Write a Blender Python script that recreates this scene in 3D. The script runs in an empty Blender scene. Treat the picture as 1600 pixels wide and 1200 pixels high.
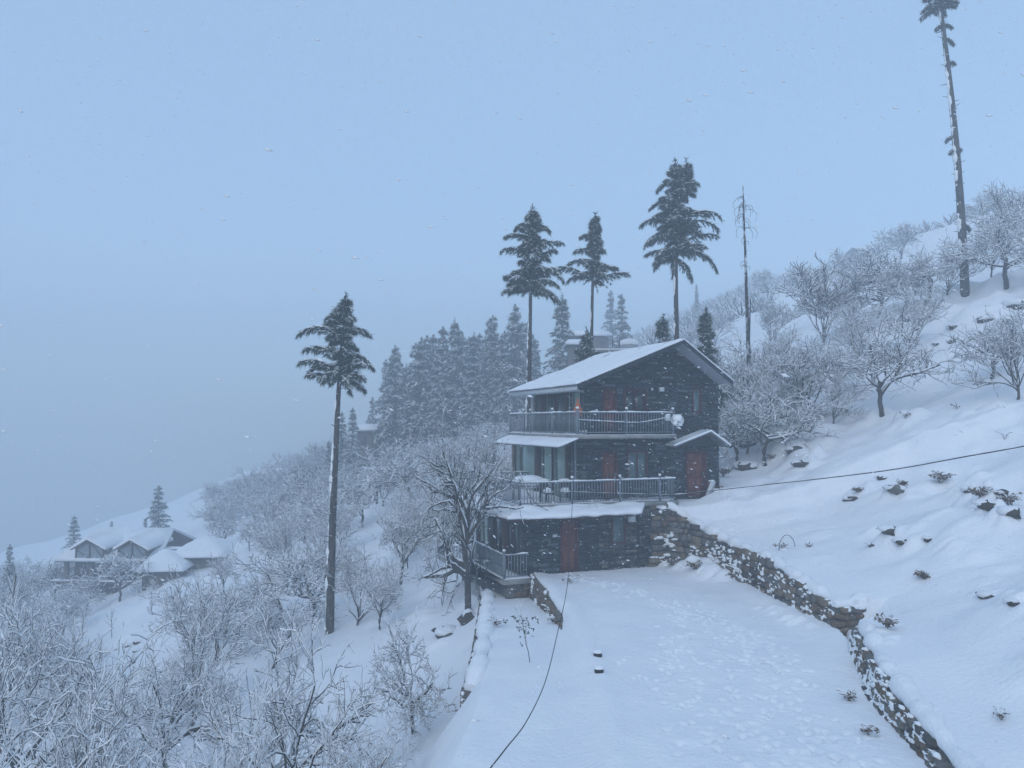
import bpy, math, random
import numpy as np
from mathutils import Vector, Matrix
R = math.radians
rng = np.random.default_rng(7)
random.seed(7)
SC = bpy.context.scene
COL = SC.collection

# ------------------------------------------------------------------ camera, sky, sun, exposure
PITCH = math.atan(60 / 1200)
cam_d = bpy.data.cameras.new('camera'); cam = bpy.data.objects.new('camera', cam_d); COL.objects.link(cam)
cam_d.sensor_width = 36; cam_d.lens = 27; cam_d.clip_start = .1; cam_d.clip_end = 3000
cam.location = (0, 0, 0); cam.rotation_euler = (R(90) + PITCH, 0, 0)
SC.camera = cam
SUN_EL, SUN_ROT = R(38), R(200)
w = bpy.data.worlds.new('World'); SC.world = w; w.use_nodes = True
nt = w.node_tree; nt.nodes.clear()
sk = nt.nodes.new('ShaderNodeTexSky'); sk.sky_type = 'NISHITA'; sk.sun_disc = False
sk.sun_elevation = SUN_EL; sk.sun_rotation = SUN_ROT; sk.dust_density = 1.0; sk.air_density = 1.0; sk.ozone_density = 1.0
hs = nt.nodes.new('ShaderNodeHueSaturation'); hs.inputs['Saturation'].default_value = 1.15
bg = nt.nodes.new('ShaderNodeBackground'); bg.inputs['Strength'].default_value = .15
wo = nt.nodes.new('ShaderNodeOutputWorld')
tcw = nt.nodes.new('ShaderNodeTexCoord'); spx = nt.nodes.new('ShaderNodeSeparateXYZ'); mxz = nt.nodes.new('ShaderNodeMath'); mxz.operation = 'MAXIMUM'; mxz.inputs[1].default_value = .02; cbx = nt.nodes.new('ShaderNodeCombineXYZ')
nt.links.new(tcw.outputs['Generated'], spx.inputs[0]); nt.links.new(spx.outputs[0], cbx.inputs[0]); nt.links.new(spx.outputs[1], cbx.inputs[1]); nt.links.new(spx.outputs[2], mxz.inputs[0]); nt.links.new(mxz.outputs[0], cbx.inputs[2])
nt.links.new(cbx.outputs[0], sk.inputs['Vector'])   # below the horizon the sky repeats the horizon colour, before the downward darkening
nt.links.new(sk.outputs[0], hs.inputs['Color']); tint = nt.nodes.new('ShaderNodeMix'); tint.data_type = 'RGBA'; tint.blend_type = 'MULTIPLY'; tint.inputs[0].default_value = 1; tint.inputs[7].default_value = (.96, 1.0, 1.0, 1)
nt.links.new(hs.outputs[0], tint.inputs[6])
dk = nt.nodes.new('ShaderNodeMapRange'); dk.inputs[1].default_value = -.25; dk.inputs[2].default_value = .20; dk.inputs[3].default_value = .12; dk.inputs[4].default_value = 1; dk.interpolation_type = 'SMOOTHSTEP'; nt.links.new(spx.outputs[2], dk.inputs[0])  # sky colour itself darkened downwards, standing for the dimmer valley fog
t2_ = nt.nodes.new('ShaderNodeMix'); t2_.data_type = 'RGBA'; t2_.blend_type = 'MULTIPLY'; t2_.inputs[0].default_value = 1; ov = nt.nodes.new('ShaderNodeMix'); ov.data_type = 'RGBA'; ov.inputs[0].default_value = .72; ov.inputs[7].default_value = (1.66, 2.40, 3.36, 1)   # the snow cloud that covers most of the sky
cn = nt.nodes.new('ShaderNodeTexNoise'); cn.inputs['Scale'].default_value = 1.6; cn.inputs['Detail'].default_value = 3; nt.links.new(tcw.outputs['Generated'], cn.inputs['Vector'])
cm = nt.nodes.new('ShaderNodeMapRange'); cm.inputs[3].default_value = .62; cm.inputs[4].default_value = .82; nt.links.new(cn.outputs[0], cm.inputs[0]); nt.links.new(cm.outputs[0], ov.inputs[0])
nt.links.new(tint.outputs[2], ov.inputs[6]); nt.links.new(ov.outputs[2], t2_.inputs[6]); nt.links.new(dk.outputs[0], t2_.inputs[7]); nt.links.new(t2_.outputs[2], bg.inputs['Color']); nt.links.new(bg.outputs[0], wo.inputs[0])
sd = bpy.data.lights.new('sun', 'SUN'); sun = bpy.data.objects.new('sun', sd); COL.objects.link(sun)
sd.energy = .5; sd.angle = R(40); sd.color = (1, .985, .96)
sun.rotation_euler = (R(90) - SUN_EL, 0, R(180) - SUN_ROT)
vs = SC.view_settings; vs.view_transform = 'Standard'; vs.look = 'None'; vs.exposure = .72; vs.gamma = 1; vs.use_curve_mapping = False
SC.cycles.volume_bounces = 2; SC.cycles.max_bounces = 6; SC.cycles.diffuse_bounces = 3
SC.cycles.transparent_max_bounces = 12; SC.cycles.use_denoising = True

# ------------------------------------------------------------------ helpers
FW = Vector((0, math.cos(PITCH), math.sin(PITCH))); UP = Vector((0, -math.sin(PITCH), math.cos(PITCH))); RT = Vector((1, 0, 0))
def ray(px, py): return FW * 1200 + RT * (px - 800) + UP * (600 - py)
def at(px, py, Y):
    d = ray(px, py); return d * (Y / d.y)
def proj(x, y, z):
    p = Vector((x, y, z)); d = p.dot(FW)
    if d < .1: return (-9999, -9999)
    return 800 + 1200 * p.dot(RT) / d, 600 - 1200 * p.dot(UP) / d
def sstep(a, b, x):
    t = np.clip((x - a) / (b - a), 0, 1); return t * t * (3 - 2 * t)
def vnoise(x, y, seed=0):
    xi = np.floor(x).astype(np.int64); yi = np.floor(y).astype(np.int64); xf = x - xi; yf = y - yi
    def h(i, j):
        n = (i * 374761393 + j * 668265263 + seed * 1442695041) & 0xffffffff
        n = ((n ^ (n >> 13)) * 1274126177) & 0xffffffff
        return ((n ^ (n >> 16)) & 0xffff) / 65535.0
    u = xf * xf * xf * (xf * (xf * 6 - 15) + 10); v = yf * yf * yf * (yf * (yf * 6 - 15) + 10)
    return (h(xi, yi) * (1 - u) + h(xi + 1, yi) * u) * (1 - v) + (h(xi, yi + 1) * (1 - u) + h(xi + 1, yi + 1) * u) * v - .5
def tag(o, label=None, cat=None, group=None, kind=None):
    if label: o['label'] = label
    if cat: o['category'] = cat
    if group: o['group'] = group
    if kind: o['kind'] = kind
    return o
def link(name, me, parent=None):
    o = bpy.data.objects.new(name, me); COL.objects.link(o); o.parent = parent; return o
def thing(name, label, cat, loc=(0, 0, 0), rz=0, group=None):
    o = bpy.data.objects.new(name, None); COL.objects.link(o); o.location = loc; o.rotation_euler = (0, 0, rz)
    return tag(o, label, cat, group)
def copy_tree(o, parent=None):
    c = o.copy(); COL.objects.link(c); c.parent = parent
    for ch in o.children: copy_tree(ch, c)
    return c
def mesh(name, V, Fs, mats, smooth=False):
    """Fs: list of (faces array, material index)"""
    me = bpy.data.meshes.new(name); V = np.asarray(V, np.float32).reshape(-1, 3)
    Fs = [(np.asarray(f, np.int32), m) for f, m in Fs if len(f)]
    me.vertices.add(len(V)); me.vertices.foreach_set('co', V.ravel())
    nl = sum(f.size for f, _ in Fs); nf = sum(len(f) for f, _ in Fs)
    me.loops.add(nl); me.polygons.add(nf)
    me.loops.foreach_set('vertex_index', np.concatenate([f.ravel() for f, _ in Fs]))
    st = []; mi = []; k = 0
    for f, m in Fs:
        st.append(np.arange(len(f)) * f.shape[1] + k); k += f.size
        mi.append(np.full(len(f), m) if np.isscalar(m) else np.asarray(m))
    me.polygons.foreach_set('loop_start', np.concatenate(st).astype(np.int32))
    me.polygons.foreach_set('material_index', np.concatenate(mi).astype(np.int32))
    if smooth: me.polygons.foreach_set('use_smooth', np.ones(nf, bool))
    for m in (mats if isinstance(mats, (list, tuple)) else [mats]): me.materials.append(m)
    me.update(); me.validate(); return me
class MB:
    def __init__(s): s.v = []; s.f4 = []; s.f3 = []; s.m4 = []; s.m3 = []; s.n = 0
    def add(s, V, F4=None, F3=None, m=0):
        V = np.asarray(V, float).reshape(-1, 3)
        if F4 is not None and len(F4):
            F4 = np.asarray(F4); s.f4.append(F4 + s.n); s.m4.append(np.full(len(F4), m))
        if F3 is not None and len(F3):
            F3 = np.asarray(F3); s.f3.append(F3 + s.n); s.m3.append(np.full(len(F3), m))
        s.v.append(V); s.n += len(V)
    def box(s, a, b, m=0, M=None):
        x0, y0, z0 = a; x1, y1, z1 = b
        V = np.array([(x, y, z) for z in (z0, z1) for y in (y0, y1) for x in (x0, x1)], float)
        if M is not None: V = V @ np.array(M.to_3x3()).T + np.array(M.translation)
        s.add(V, [(0, 2, 3, 1), (4, 5, 7, 6), (0, 1, 5, 4), (2, 6, 7, 3), (0, 4, 6, 2), (1, 3, 7, 5)], m=m)
    def quad(s, a, b, c, d, m=0): s.add([a, b, c, d], [(0, 1, 2, 3)], m=m)
    def prism(s, poly, off, m=0):
        """poly: list of 3D points, extruded by vector off"""
        P = np.array(poly, float); n = len(P); V = np.vstack([P, P + np.array(off)])
        s.add(V, [(i, (i + 1) % n, n + (i + 1) % n, n + i) for i in range(n)], m=m)
        tr = [(0, i, i + 1) for i in range(1, n - 1)]; s.add(P, F3=[(a, c, b) for a, b, c in tr], m=m); s.add(P + np.array(off), F3=tr, m=m)
    def tube(s, pts, r, n=6, m=0, cap=True):
        pts = np.array(pts, float)[None]; rr = np.broadcast_to(np.array(r, float), pts.shape[1])[None]
        V, F = tubes(pts, rr, n); s.add(V, F, m=m)
        if cap:
            k = pts.shape[1]
            s.add(V, F3=[(0, i + 1, i) for i in range(1, n - 1)] + [((k - 1) * n, (k - 1) * n + i, (k - 1) * n + i + 1) for i in range(1, n - 1)], m=m)
    def blob(s, c, r, m=0, seed=0, rough=.25, seg=8, rings=5):
        g = np.random.default_rng(seed); c = np.array(c, float); r = np.array(r, float) * np.ones(3); V = [c + (0, 0, -r[2])]
        for i in range(1, rings):
            a = math.pi * i / rings
            for j in range(seg):
                b = 2 * math.pi * j / seg; k = 1 + rough * (g.random() - .5) * 2
                V.append(c + r * k * np.array((math.sin(a) * math.cos(b), math.sin(a) * math.sin(b), -math.cos(a))))
        V.append(c + (0, 0, r[2])); L = len(V) - 1
        F4 = [(1 + i * seg + j, 1 + i * seg + (j + 1) % seg, 1 + (i + 1) * seg + (j + 1) % seg, 1 + (i + 1) * seg + j) for i in range(rings - 2) for j in range(seg)]
        F3 = [(0, 1 + (j + 1) % seg, 1 + j) for j in range(seg)] + [(L, 1 + (rings - 2) * seg + j, 1 + (rings - 2) * seg + (j + 1) % seg) for j in range(seg)]
        s.add(V, F4, F3, m)
    def mesh(s, name, mats, smooth=False):
        Fs = []
        if s.f4: Fs.append((np.vstack(s.f4), np.concatenate(s.m4)))
        if s.f3: Fs.append((np.vstack(s.f3), np.concatenate(s.m3)))
        return mesh(name, np.vstack(s.v), Fs, mats, smooth)
    def build(s, name, mats, parent=None, smooth=False): return link(name, s.mesh(name, mats, smooth), parent)
def tubes(P, Rr, n=3, off=None):
    """P (T,K,3) polylines, Rr (T,K) radii -> verts, quads"""
    T, K, _ = P.shape
    D = np.empty_like(P); D[:, 1:-1] = P[:, 2:] - P[:, :-2] if K > 2 else 0; D[:, 0] = P[:, 1] - P[:, 0]; D[:, -1] = P[:, -1] - P[:, -2]
    D /= np.linalg.norm(D, axis=2, keepdims=True) + 1e-9
    ref = np.where((np.abs(D[:, :1, 2:3]) > .85), np.array([1., 0, 0]), np.array([0, 0, 1.]))
    A = np.cross(D, np.broadcast_to(ref, D.shape)); A /= np.linalg.norm(A, axis=2, keepdims=True) + 1e-9
    B = np.cross(D, A)
    ang = np.arange(n) * 2 * math.pi / n + math.pi / 4
    V = P[:, :, None, :] + Rr[:, :, None, None] * (np.cos(ang)[None, None, :, None] * A[:, :, None] + np.sin(ang)[None, None, :, None] * B[:, :, None])
    if off is not None: V = V + off[:, :, None, :]
    V = V.reshape(-1, 3)
    t = np.arange(T)[:, None, None] * K * n; k = np.arange(K - 1)[None, :, None] * n; j = np.arange(n)[None, None, :]; j2 = (j + 1) % n
    a = (t + k + j).ravel(); b = (t + k + j2).ravel(); c = (t + k + n + j2).ravel(); d = (t + k + n + j).ravel()
    return V, np.stack([a, b, c, d], 1)

# ------------------------------------------------------------------ materials
def mat(name, col, rough=.8, col2=None, scale=5., bump=0., bscale=None, spec=.3, metal=0., detail=6., stretch=None, thr=(.35, .65)):
    m = bpy.data.materials.new(name); m.use_nodes = True; t = m.node_tree; b = t.nodes['Principled BSDF']
    b.inputs['Roughness'].default_value = rough; b.inputs['Specular IOR Level'].default_value = spec; b.inputs['Metallic'].default_value = metal
    b.inputs['Base Color'].default_value = (*col, 1)
    tc = t.nodes.new('ShaderNodeTexCoord'); mp = t.nodes.new('ShaderNodeMapping'); t.links.new(tc.outputs['Object'], mp.inputs[0])
    if stretch: mp.inputs['Scale'].default_value = stretch
    if col2 is not None:
        nz = t.nodes.new('ShaderNodeTexNoise'); nz.inputs['Scale'].default_value = scale; nz.inputs['Detail'].default_value = detail
        t.links.new(mp.outputs[0], nz.inputs['Vector'])
        cr = t.nodes.new('ShaderNodeValToRGB'); cr.color_ramp.elements[0].color = (*col, 1); cr.color_ramp.elements[1].color = (*col2, 1)
        cr.color_ramp.elements[0].position = thr[0]; cr.color_ramp.elements[1].position = thr[1]
        t.links.new(nz.outputs[0], cr.inputs[0]); t.links.new(cr.outputs[0], b.inputs['Base Color'])
    if bump:
        n2 = t.nodes.new('ShaderNodeTexNoise'); n2.inputs['Scale'].default_value = bscale or scale; n2.inputs['Detail'].default_value = 8
        t.links.new(mp.outputs[0], n2.inputs['Vector'])
        bp = t.nodes.new('ShaderNodeBump'); bp.inputs['Strength'].default_value = 1; bp.inputs['Distance'].default_value = bump
        t.links.new(n2.outputs[0], bp.inputs['Height']); t.links.new(bp.outputs[0], b.inputs['Normal'])
    return m
SNOW = mat('snow', (.80, .82, .86), .75, (.86, .87, .89), .6, bump=.035, bscale=9, spec=.2)
FLAKE = mat('snowflake', (.82, .84, .87), .9, spec=.1)
SNOWT = mat('snow_on_twigs', (.86, .88, .90), .8, spec=.1)
BARK = mat('bark', (.035, .03, .028), .9, (.09, .08, .07), 6, bump=.02, bscale=20, stretch=(1, 1, .3))
TWIG = mat('twig', (.022, .018, .018), .9)
BARKS = mat('bark_with_snow_crust', (.035, .032, .03), .9, (.62, .65, .70), 3.2, bump=.03, bscale=14, stretch=(1, 1, .45), thr=(.52, .62))
NEEDLE = mat('needles', (.022, .045, .034), .85, (.05, .085, .062), 2.5)
NEEDLED = mat('needles_dull', (.05, .085, .07), .85, (.085, .12, .10), 1.5)
SLATE = [mat('slate_%s' % n, c, .55, c2, 9, bump=.006, bscale=30, spec=.4) for n, c, c2 in (
    ('dark', (.007, .012, .017), (.015, .023, .030)), ('blue', (.017, .028, .042), (.030, .046, .062)), ('green', (.009, .019, .022), (.017, .029, .033)), ('pale', (.06, .08, .095), (.11, .13, .15)))]
MORTAR = mat('mortar', (.06, .06, .058), .9, (.12, .12, .115), 6, bump=.01)
STONES = [mat('rubble_%s' % n, c, .9, c2, 5, bump=.02, bscale=12) for n, c, c2 in (
    ('grey', (.10, .095, .085), (.19, .18, .165)), ('brown', (.105, .075, .05), (.18, .135, .095)), ('dark', (.045, .042, .038), (.10, .095, .088)), ('ochre', (.14, .11, .075), (.23, .19, .14)))]
RED = mat('red_brown_door_paint', (.165, .045, .027), .5, (.105, .032, .021), 4, stretch=(4, 4, .4), bump=.004, bscale=9)
REDF = mat('dark_red_frame_paint', (.075, .016, .016), .5)
BROWN = mat('brown_post_paint', (.055, .03, .025), .6)
STEEL = mat('painted_steel', (.13, .16, .19), .45, (.19, .22, .26), 8, spec=.5)
WHITE = mat('white_paint', (.62, .65, .68), .6, (.52, .55, .57), 4)
SOFFIT = mat('soffit_board', (.42, .44, .50), .7, (.34, .36, .41), 3, stretch=(6, .5, 1))
CONC = mat('concrete', (.22, .22, .21), .9, (.32, .31, .30), 3, bump=.01)
SHEET = mat('roof_sheet', (.16, .18, .20), .4, (.24, .26, .28), 4, metal=.4)
DARK = mat('black_plastic_and_room_dark', (.012, .012, .014), .5)
INTER = mat('room_plaster', (.16, .17, .17), .9)
CURT = mat('pale_curtain', (.52, .56, .52), .9, (.44, .48, .45), 9, stretch=(9, 9, .2))
CURTG = mat('grey_curtain', (.15, .19, .21), .9, (.11, .14, .16), 9, stretch=(9, 9, .2))
WOOD = mat('weathered_wood', (.10, .075, .06), .8, (.17, .13, .10), 8, stretch=(1, 1, .3))
ORANGE = mat('orange_cloth', (.55, .16, .05), .8)
LEAFD = mat('dry_leaves', (.10, .06, .035), .9, (.17, .11, .06), 9)
CABLE = mat('cable', (.012, .012, .014), .6)
CRUST = mat('bank_soil', (.09, .075, .06), .95, (.045, .04, .035), 7, bump=.03)
def glass_mat():
    m = bpy.data.materials.new('window_glass'); m.use_nodes = True; t = m.node_tree; t.nodes.clear()
    o = t.nodes.new('ShaderNodeOutputMaterial'); mx = t.nodes.new('ShaderNodeMixShader'); tr = t.nodes.new('ShaderNodeBsdfTransparent'); gl = t.nodes.new('ShaderNodeBsdfGlossy')
    tr.inputs[0].default_value = (.90, .95, .94, 1); gl.inputs['Roughness'].default_value = .04; gl.inputs[0].default_value = (.9, 1, 1, 1)
    fr = t.nodes.new('ShaderNodeFresnel'); fr.inputs[0].default_value = 1.6
    ge = t.nodes.new('ShaderNodeNewGeometry'); iv = t.nodes.new('ShaderNodeMath'); iv.operation = 'SUBTRACT'; iv.inputs[0].default_value = 1; t.links.new(ge.outputs['Backfacing'], iv.inputs[1]); ml = t.nodes.new('ShaderNodeMath'); ml.operation = 'MULTIPLY'; t.links.new(fr.outputs[0], ml.inputs[0]); t.links.new(iv.outputs[0], ml.inputs[1]); t.links.new(ml.outputs[0], mx.inputs[0]); t.links.new(tr.outputs[0], mx.inputs[1]); t.links.new(gl.outputs[0], mx.inputs[2]); t.links.new(mx.outputs[0], o.inputs[0]); return m
GLASS = glass_mat()

# ------------------------------------------------------------------ ground
WY = np.array([5, 12, 14.9, 16.3, 18.4, 20.9, 22.5, 23.8, 25.3, 27.8, 30, 32.2, 34.0, 34.75, 35.3, 36.4])
WX = np.array([7., 7.6, 7.93, 8.14, 8.45, 9.16, 9.7, 9.9, 9.6, 9.28, 9.1, 8.6, 7.9, 7.45, 6.7, 6.3])
TY = np.array([5, 12, 14.9, 16, 18.4, 20.9, 22.5, 23.8, 25.5, 28, 31, 33, 34.2, 34.9, 36.5, 45])
TZ = np.array([-6.3, -6.15, -5.98, -5.88, -5.72, -5.6, -5.65, -5.6, -5.35, -5.0, -4.95, -4.75, -4.4, -3.75, -3.6, -3.3])
EY = np.array([5, 12, 14.4, 16.6, 19.5, 26.4, 33.2]); EX = np.array([1.2, 1.45, 1.6, 1.83, 1.95, 1.87, .83])
LY = np.array([5, 12, 14.7, 18.1, 21.6, 26, 33, 36]); LX = np.array([-2.0, -1.5, -1.26, -.83, -.65, -.72, -.88, -1.2])
ZY = -6.45
HR = R(20.5); HO = Vector((2.86, 33.6)); CA, SA = math.cos(HR), math.sin(HR)
def plane(X, Y):
    P = -8.5 + .34 * X + .08 * Y
    P = P + .10 * np.logaddexp(0, (X - 15) / 4) * 4
    P = np.where(P > 15, 15 + 42 * np.tanh((P - 15) / 42), P)
    P = np.where(P < -25, -25 - 45 * np.tanh((-25 - P) / 45), P)
    P = P - 1.8 * sstep(2, -3, X) * (1 - sstep(45, 80, Y))
    return P
fp_rng = np.random.default_rng(3)
FOOT = []
for (a, b, n, wd) in (((2.2, 33.0), (4.6, 29.5), 40, .22), ((4.6, 29.5), (6.9, 25), 60, .35), ((6.9, 25), (7.0, 20), 70, .5), ((5.6, 22), (4.9, 15), 80, 1.2), ((6, 27), (4.2, 21), 50, .3), ((4, 20), (5.4, 13.5), 60, .7), ((7, 24), (6.4, 13), 60, .4)):
    for i in range(n):
        t = fp_rng.random(); FOOT.append((a[0] + (b[0] - a[0]) * t + fp_rng.normal() * wd, a[1] + (b[1] - a[1]) * t + fp_rng.normal() * .4, fp_rng.random() * 3.14, .6 + .6 * fp_rng.random()))
for i in range(46): FOOT.append((9.6 + .25 * (i % 2) + .35 * math.sin(i * .3), 36 - i * .24, 1.5, .5))
LUMPS = []
def lumps(X, Y):
    if not len(LUMPS) or np.size(X) > 5000: return 0.
    A = np.array(LUMPS); X_ = np.asarray(X)[..., None]; Y_ = np.asarray(Y)[..., None]
    return (A[:, 3] * np.exp(-(((X_ - A[:, 0]) ** 2 + ((Y_ - A[:, 1]) * 1.25) ** 2) / A[:, 2] ** 2) ** 1.6)).max(-1)
def G(X, Y):
    X = np.asarray(X, float); Y = np.asarray(Y, float); sh = np.broadcast(X, Y).shape; X = np.broadcast_to(X, sh); Y = np.broadcast_to(Y, sh)
    P = plane(X, Y)
    far = np.clip(np.hypot(X, Y) / 60, .5, 4)
    P = P + .9 * far * vnoise(X / 17, Y / 17, 1) + .5 * np.minimum(far, 2) * vnoise(X / 6.5 + .3, Y / 6.5, 2) + .16 * vnoise(X / 2.3, Y / 2.3, 3)
    # hill terraces, stepping along the slope
    q = (X * .97 + Y * .22) / 4.6 + .5 * vnoise(X / 14, Y / 14, 5); fq = q - np.floor(q)
    ter = (sstep(.55, .95, fq) - fq) * 1.25
    P = P + ter * .6 * np.where(X > 12, sstep(12, 19, X), 0) * (1 - sstep(90, 140, Y)) + ter * .7 * sstep(-6, -16, X) * (1 - sstep(70, 120, Y))
    W = np.interp(Y, WY, WX); T = np.interp(Y, TY, TZ); E = np.interp(Y, EY, EX); L = np.interp(Y, LY, LX)
    d = X - W
    BS = np.interp(Y, [14, 24, 30, 34.5, 35.5, 37], [1.8, 2.2, 2.8, 4.0, 5.6, 6.2])
    Hr = T + .07 * np.clip(d, 0, 3) + .40 * np.logaddexp(0, (d - BS) / .6) * .6 + (.55 * vnoise(X / 3.1, Y / 2.4, 8) + .32 * vnoise(X / 1.5, Y / 1.1, 9) + .22 * np.maximum(0, vnoise(X / .8, Y / .7, 19)) + .5 * np.abs(vnoise(X / 5.1, Y / 3.3, 18))) * sstep(1.2, 4, d)
    k = 1.6; m = np.clip(.5 + .5 * (P - Hr) / k, 0, 1); Hr = P * (1 - m) + Hr * m - k * m * (1 - m)
    Z2 = np.interp(Y, [12, 20, 26, 33, 40], [-6.6, -6.65, -6.9, -7.3, -7.6])
    yard = ZY + .07 * vnoise(X / 2.2, Y / 2.2, 11) + .03 * vnoise(X / .5, Y / .5, 12) + .014 * vnoise(X / .19, Y / .19, 13) * sstep(2.2, 3.4, X) + .25 * sstep(1.2, 0, W - X) * sstep(16, 25, Y) + .10 * np.exp(-((X - E - .3) / .35) ** 2)
    yard = yard + (.5 * np.exp(-((X - 8.3) / .9) ** 2 - ((Y - 33.0) / 1.0) ** 2))
    t2 = Z2 + .05 * vnoise(X / 2, Y / 2, 14) + .015 * vnoise(X / .4, Y / .4, 15)
    z = np.where(X < W + .28, yard, Hr)
    st = sstep(.10, .34, d); near = (X > -3) & (Y < 36.4)
    z = yard * (1 - st) + Hr * st
    e = sstep(-.22, .10, X - E); wE = np.interp(Y, [14, 24, 27], [1.2, .5, .2]); e = sstep(-1, .3, (X - E) / wE)
    z = np.where(X < 5, t2 * (1 - e) + yard * e, z)
    wl = np.interp(Y, [10, 20, 23, 33], [3.6, 2.6, .3, .25]); dl = (L - X) / wl
    lo = np.minimum(P, Z2 - .25)
    s_ = sstep(0, 1, dl) ; s_ = np.where(Y < 22, 1 - (1 - np.clip(dl, 0, 1)) ** 1.5 * 1.0, s_); s_ = np.where(dl <= 0, 0, s_)
    z = np.where(X < 0.2, t2 * (1 - s_) + lo * s_, z)
    # behind the front line of the house: back to the plain hillside
    bh = sstep(37, 58, Y); Hr = Hr * (1 - bh) + P * bh
    b = sstep(34.6, 36.4, Y + .0 * X)
    back = np.where(X > 5, Hr, np.minimum(P, -6.9))
    u = (X - HO.x) * CA + (Y - HO.y) * SA; v = -(X - HO.x) * SA + (Y - HO.y) * CA
    z = np.where(Y > 34.6, z * (1 - b) + np.where(X > W, Hr, np.minimum(P, Z2 - .1)) * b, z)
    z = np.where(Y > 36.4, np.where((u > 3.4) & (v > 0.5), Hr, np.minimum(P, z)), z)
    z = np.where((Y > 36.4) & (v > 9.5) & (u < 3.4), P, z)
    ins = (v > .12) & (v < 9.3) & (u > -2.5); z = np.where(ins & (u < 3.7), np.minimum(z, -6.75), z)
    z = np.where(ins & (u >= 3.7) & (u < 8.3), np.minimum(z, -3.66), z)
    c = sstep(8.2, 9.4, u); z = np.where((v > .3) & (v < 9.5) & (u > 8.2) & (u < 9.4), -3.6 * (1 - c) + z * c, z)
    z = z - .72 * (1 - sstep(10.5, 11.7, X)) * sstep(22.2, 22.9, Y) * (Y < 23.78 + .12 * np.maximum(0, X - 10)) * (X > W) * (Y < 24.2)
    return z + lumps(X, Y)
def g(x, y): return float(G(np.array([x]), np.array([y]))[0])
def hit(px, py, y0=10, y1=250):
    """where the line of sight through a pixel meets the ground"""
    d = ray(px, py); Ys = np.concatenate([np.arange(y0, 60, .15), np.arange(60, y1, .6)]); Xs = d.x / d.y * Ys; Zs = d.z / d.y * Ys
    below = np.nonzero(Zs <= G(Xs, Ys))[0]
    i = below[0] if len(below) else len(Ys) - 1
    return Vector((Xs[i], Ys[i], float(G(Xs[i:i + 1], Ys[i:i + 1])[0])))

lr_ = np.random.default_rng(17)
def lay(pts, n, jit, r0, r1, h0, h1, y0=18):
    """drift cushions along a broken ledge that runs through these image points"""
    P = np.array(pts, float); S = np.concatenate([[0], np.cumsum(np.hypot(*np.diff(P, axis=0).T))])
    for i in range(n):
        q = lr_.random() * S[-1]; a = hit(np.interp(q, S, P[:, 0]) + lr_.normal() * jit, np.interp(q, S, P[:, 1]) + lr_.normal() * jit * .5, y0); k = max(.6, a.y / 32); NEWL.append((a.x, a.y, k * (r0 + (r1 - r0) * lr_.random()), k * (h0 + (h1 - h0) * lr_.random())))
NEWL = []
lay([(1385, 505), (1440, 488), (1500, 500), (1600, 470)], 34, 8, .35, .8, .25, .55, 34); lay([(1420, 525), (1500, 545), (1600, 530)], 20, 10, .3, .7, .15, .4, 30); lay([(1450, 470), (1600, 440)], 14, 8, .4, .8, .2, .5, 38)
lay([(1145, 700), (1180, 680), (1260, 700), (1250, 740)], 24, 9, .3, .7, .2, .5, 30); lay([(1190, 655), (1330, 650), (1420, 665)], 26, 9, .3, .7, .15, .45, 30)
lay([(1310, 780), (1360, 760), (1420, 775), (1470, 760)], 22, 10, .25, .55, .12, .32); lay([(1500, 755), (1545, 790), (1600, 835)], 26, 12, .25, .6, .15, .4); lay([(1360, 845), (1400, 835), (1460, 855), (1550, 870)], 18, 12, .25, .6, .1, .3); lay([(1530, 925), (1600, 945)], 8, 8, .25, .4, .12, .25, 14); lay([(1200, 700), (1600, 650)], 20, 25, .4, 1.0, .1, .3)
lay([(560, 960), (700, 930), (690, 1000)], 14, 25, .4, 1.0, .08, .2, 20); lay([(120, 960), (250, 1000)], 10, 20, .5, 1.2, .1, .3, 24); lay([(1010, 880), (1070, 880), (1130, 905)], 14, 8, .2, .5, .12, .32, 24); lay([(1180, 945), (1290, 990)], 10, 6, .2, .35, .05, .15, 18); lay([(1330, 960), (1400, 1000)], 10, 10, .2, .4, .08, .2, 15)
X1 = np.concatenate([-np.geomspace(12.0, 175, 95)[::-1], np.arange(-11.9, -2.5, .16), np.arange(-2.5, 11.2, .052), np.arange(11.3, 24, .13), np.geomspace(24.2, 175, 75)])
Y1 = np.concatenate([np.linspace(-30, 11.5, 24), np.arange(11.8, 38, .063), np.arange(38.1, 60, .22), np.geomspace(60.5, 270, 130)])
GX, GY = np.meshgrid(X1, Y1); GZ = G(GX, GY)
LUMPS = NEWL; LZ = np.zeros_like(GZ)
for lx, ly, lr, lh in LUMPS:
    i0, i1 = np.searchsorted(X1, [lx - lr * 2, lx + lr * 2]); j0, j1 = np.searchsorted(Y1, [ly - lr * 2, ly + lr * 2])
    LZ[j0:j1, i0:i1] = np.maximum(LZ[j0:j1, i0:i1], lh * np.exp(-(((GX[j0:j1, i0:i1] - lx) ** 2 + ((GY[j0:j1, i0:i1] - ly) * 1.25) ** 2) / lr ** 2) ** 1.6))
GZ += LZ
for fx, fy, fa, fs in FOOT:
    if G(fx, fy) > -3 or fx < 1.9: continue
    i0, i1 = np.searchsorted(X1, [fx - .4, fx + .4]); j0, j1 = np.searchsorted(Y1, [fy - .4, fy + .4])
    sx = GX[j0:j1, i0:i1] - fx; sy = GY[j0:j1, i0:i1] - fy
    a = (sx * math.cos(fa) + sy * math.sin(fa)) / .11; b = (-sx * math.sin(fa) + sy * math.cos(fa)) / .07; r2 = a * a + b * b
    GZ[j0:j1, i0:i1] += fs * (-.09 * np.exp(-r2 * 1.1) + .018 * np.exp(-(np.sqrt(r2) - 1.6) ** 2 * 3))
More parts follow.
